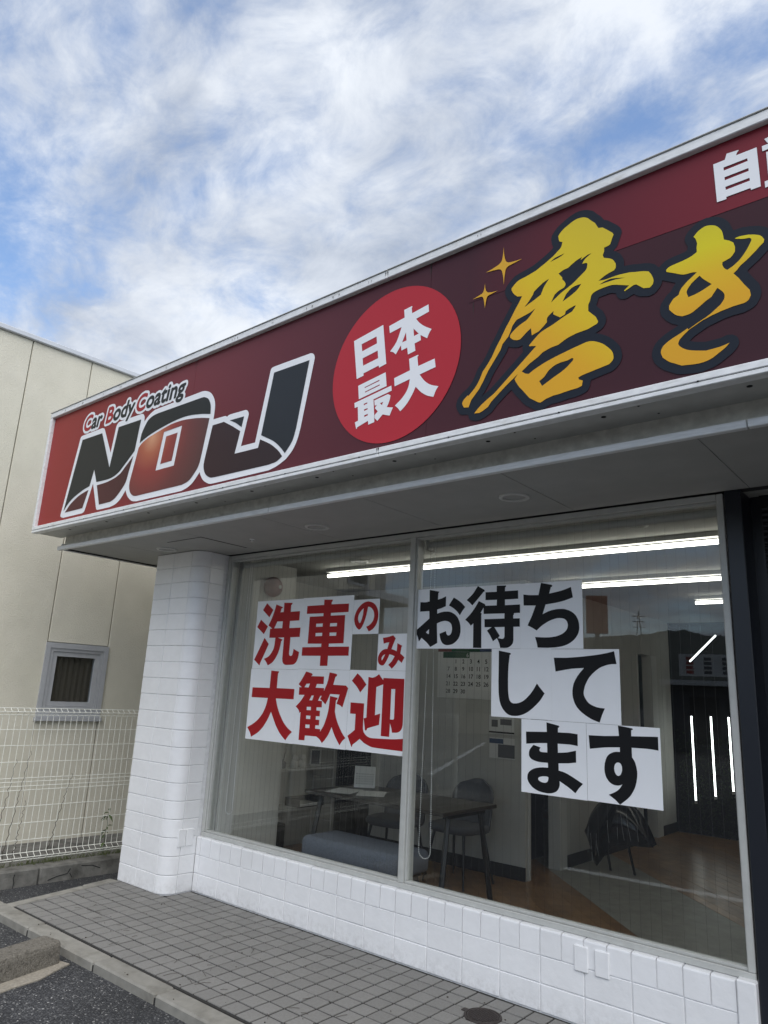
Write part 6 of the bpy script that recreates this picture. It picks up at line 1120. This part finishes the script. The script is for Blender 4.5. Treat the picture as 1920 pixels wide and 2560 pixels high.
# display piece: black car bonnet standing upright near the corridor wall
t = thing('car_bonnet', 'black glossy car bonnet panel displayed on end beside the corridor wall', 'car panel', (-2.75, 6.65, 0.05))
nu, nv = 22, 10; b = MB()
low = ((-.30, .28), (-.25, .15), (-.20, .025), (-.13, .11), (-.07, .19), (0, .245), (.08, .262), (.19, .264), (.32, .266))
upp = ((-.30, .36), (-.28, .455), (-.20, .55), (-.12, .61), (0, .645), (.10, .63), (.20, .55), (.27, .43), (.32, .285))
def along(tab, x):
    for (xa, za), (xb, zb_) in zip(tab[:-1], tab[1:]):
        if x <= xb: return za+(zb_-za)*(x-xa)/(xb-xa)
    return tab[-1][1]
for s in (0, 1):
    for j in range(nv+1):
        v = j/nv
        for i in range(nu+1):
            x = -.30+.62*i/nu; z0_, z1_ = along(low, x), along(upp, x)
            b.v.append((x, 0.9*(x-.01)**2-.07*sin(v*pi)+0.05*v+(0.008 if s else 0), z0_+(z1_-z0_)*v))
m_ = (nu+1)*(nv+1)
for s in (0, 1):
    for j in range(nv):
        for i in range(nu):
            q = [s*m_+j*(nu+1)+i, s*m_+j*(nu+1)+i+1, s*m_+(j+1)*(nu+1)+i+1, s*m_+(j+1)*(nu+1)+i]; b.f.append(tuple(q if s else q[::-1]))
edge = [j*(nu+1) for j in range(nv+1)]+[nv*(nu+1)+i for i in range(1, nu+1)]+[j*(nu+1)+nu for j in range(nv-1, -1, -1)]+[i for i in range(nu-1, 0, -1)]
for i in range(len(edge)):
    a, c = edge[i], edge[(i+1) % len(edge)]; b.f.append((a, c, c+m_, a+m_))
b.build('panel', M['carbon'], t, smooth=True)
for sx in (-1, 1): MB().tube([(sx*0.10, 0.02, 0.33), (sx*0.11, 0.16, 0)], 0.012, 6).build('stand_leg', M['leg'], t)
for i in range(10):
    x = random.uniform(-.27, .24); z0_ = along(low, x)+.05; z1_ = min(z0_+random.uniform(.08, .25), along(upp, x)-.03); dx = random.uniform(-.01, .035)
    yy = lambda xx: 0.9*(xx-.01)**2-.085
    MB().tube([(x, yy(x), z1_), (x+dx*.4, yy(x)-.004, (z0_+z1_)/2), (x+dx, yy(x), z0_)], 0.0011, 4).build('pale_line', M['wh_paint'], t)  # thin pale lines laid over the black panel
# lit bars at the far wall
for i, (x, z0, z1, lab) in enumerate(((-2.877, 0.45, 1.412, 'upright white light bar at the far dark wall, leftmost of three'), (-2.652, 0.523, 1.418, 'upright white light bar at the far dark wall, middle of three'), (-2.453, 0.60, 1.422, 'upright white light bar at the far dark wall, beside the window jamb'))):
    t = thing('light_bar', lab, 'lamp', (x, 9.40, z0), 0, 'upright light bars at the far wall')
    MB().tube([(0, 0, 0), (0, 0, z1-z0)], 0.010, 8).build('lit_tube', M['led'], t); MB().box(-.014, .014, -.014, .014, -0.035, -0.001).build('end_cap', M['wh_paint'], t)
    MB().box(-.01, .01, .015, .19, 0.2, 0.22).build('bracket', M['leg'], t)
t = thing('light_bar', 'slanted white light bar high on the far dark wall', 'lamp', (-2.70, 9.40, 2.22))
MB().tube([(-0.16, 0, -0.155), (0.162, 0, 0.16)], 0.009, 8).build('lit_tube', M['led'], t)
MB().box(-.01, .01, .01, .19, -0.02, 0.02).build('bracket', M['leg'], t)
# hedge-like dark greenery panel at the far wall
gw = MB()
for i in range(5000):
    x = random.uniform(-3.1, -1.0); z = random.uniform(0.12, 1.3)*random.uniform(.4, 1); yy = 9.56-random.random()*0.06
    a = random.uniform(0, 6.3); L = random.uniform(.012, .03)
    gw.poly([(x, yy, z), (x+L*cos(a), yy-.02, z+L*sin(a)), (x+L*cos(a+.7)*.6, yy-.01, z+L*sin(a+.7)*.6)])
tag(gw.build('artificial_ivy', M['ivy']), kind='stuff')

# ================================================================== ACROSS THE LOT (seen in the glass)
def far_block(name, label, az0, az1, el0, D, m, depth=6, cat='building'):
    a, b = virt(az0, el0, D), virt(az1, el0, D)
    t = thing(name, label, cat, (a.x, a.y, -0.05))
    d = Vector((b.x-a.x, b.y-a.y)); L = d.length; t.rotation_euler = (0, 0, math.atan2(d.y, d.x))
    return t, L, a.z+0.05
t, L, h = far_block('roadside_shop', 'low dark shop across the lot with a white sign board', -18.6, -10.5, 1.6, 30, M['b_dark'])
MB().box(0, L, -6, 0, 0, h).build('wall', M['b_dark'], t); MB().box(-0.2, L+.2, -6.2, 0.5, h, h+.18).build('roof', M['b_white'], t)
MB().box(0.5, L-.3, 0.02, 0.15, h+0.35, h+1.15).build('sign_board', M['b_white'], t)
for i in range(5):
    for k in range(4): MB().box(0.75+i*0.62, 1.0+i*0.62, 0.151, 0.16, h+0.43+k*0.165, h+0.54+k*0.165).build('board_mark', M['b_red'] if i in (0, 4) else M['b_dark'], t)
for i in range(3): MB().box(0.8+i*1.3, 1.8+i*1.3, 0.001, 0.03, 0.3, h-.4).build('window', M['b_glass'], t)
t, L, h = far_block('roadside_sign', 'tall red roadside sign on a dark post', -24.1, -22.5, 8.0, 40, M['b_red'], cat='sign')
MB().box(0, L, -.25, .05, h-2.0, h).build('panel', M['b_red'], t); MB().box(L*.4, L*.6, -.2, 0, 0, h-2).build('post', M['b_dark'], t)
t, L, h = far_block('roadside_house', 'beige two storey house across the lot', -34, -25.6, 4.6, 34, M['b_beige'])
MB().box(0, L, -7, 0, 0, h).build('wall', M['b_beige'], t); MB().box(-.3, L+.3, -7.3, .3, h, h+.3).build('roof', M['b_dark'], t)
for i in range(3):
    for z in (0.9, 2.9): MB().box(0.6+i*1.6, 1.6+i*1.6, 0.002, .05, z, z+1).build('window', M['b_glass'], t)
t, L, h = far_block('transmission_tower', 'distant steel lattice transmission tower on the hill', -20.5, -20.1, 6.9, 420, M['b_dark'], cat='pylon')
h0 = h-16
MB().tube([(L*.0, 0, h0), (L*.5, 0, h)], [.35, .2], 4).build('mast_leg', M['b_dark'], t); MB().tube([(L, 0, h0), (L*.5, 0, h)], [.35, .2], 4).build('mast_leg', M['b_dark'], t)
for z in (h-3, h-6, h-9): MB().tube([(-2, 0, z), (L+2, 0, z)], .25, 4).build('cross_arm', M['b_dark'], t)

# painted stall lines on the lot behind the camera
for (x0, y0), (x1, y1) in (((-3.4, 0.523), (1.5, 0.14)), ((-14.5, -16.0), (-9.0, -5.0))):
    d = Vector((x1-x0, y1-y0)); n = Vector((-d.y, d.x)).normalized()*0.06
    tag(MB().prism([(x0-n.x, y0-n.y), (x1-n.x, y1-n.y), (x1+n.x, y1+n.y), (x0+n.x, y0+n.y)], -0.049, -0.046).build('parking_line', M['b_white']), kind='structure')
# twigs and needles blown onto the tiles
tw = MB()
for i in range(46):
    x, y = random.uniform(-5.0, -2.0), random.choice((random.uniform(2.6, 3.66), random.uniform(2.6, 3.0)))
    a = random.uniform(0, 6.28); L = random.uniform(.015, .05); bnd = random.uniform(-.4, .4)
    tw.tube([(x, y, .003), (x+L*cos(a), y+L*sin(a), .005), (x+L*cos(a)+L*.7*cos(a+bnd), y+L*sin(a)+L*.7*sin(a+bnd), .003)], 0.0011, 4)
for i in range(60):
    x, y = random.uniform(-5.2, -1.8), random.uniform(2.46, 3.68); r = random.uniform(.0015, .004)
    tw.box(x-r, x+r, y-r, y+r*.6, 0.0, r*1.2)
tag(tw.build('plant_debris', M['dry']), kind='stuff')
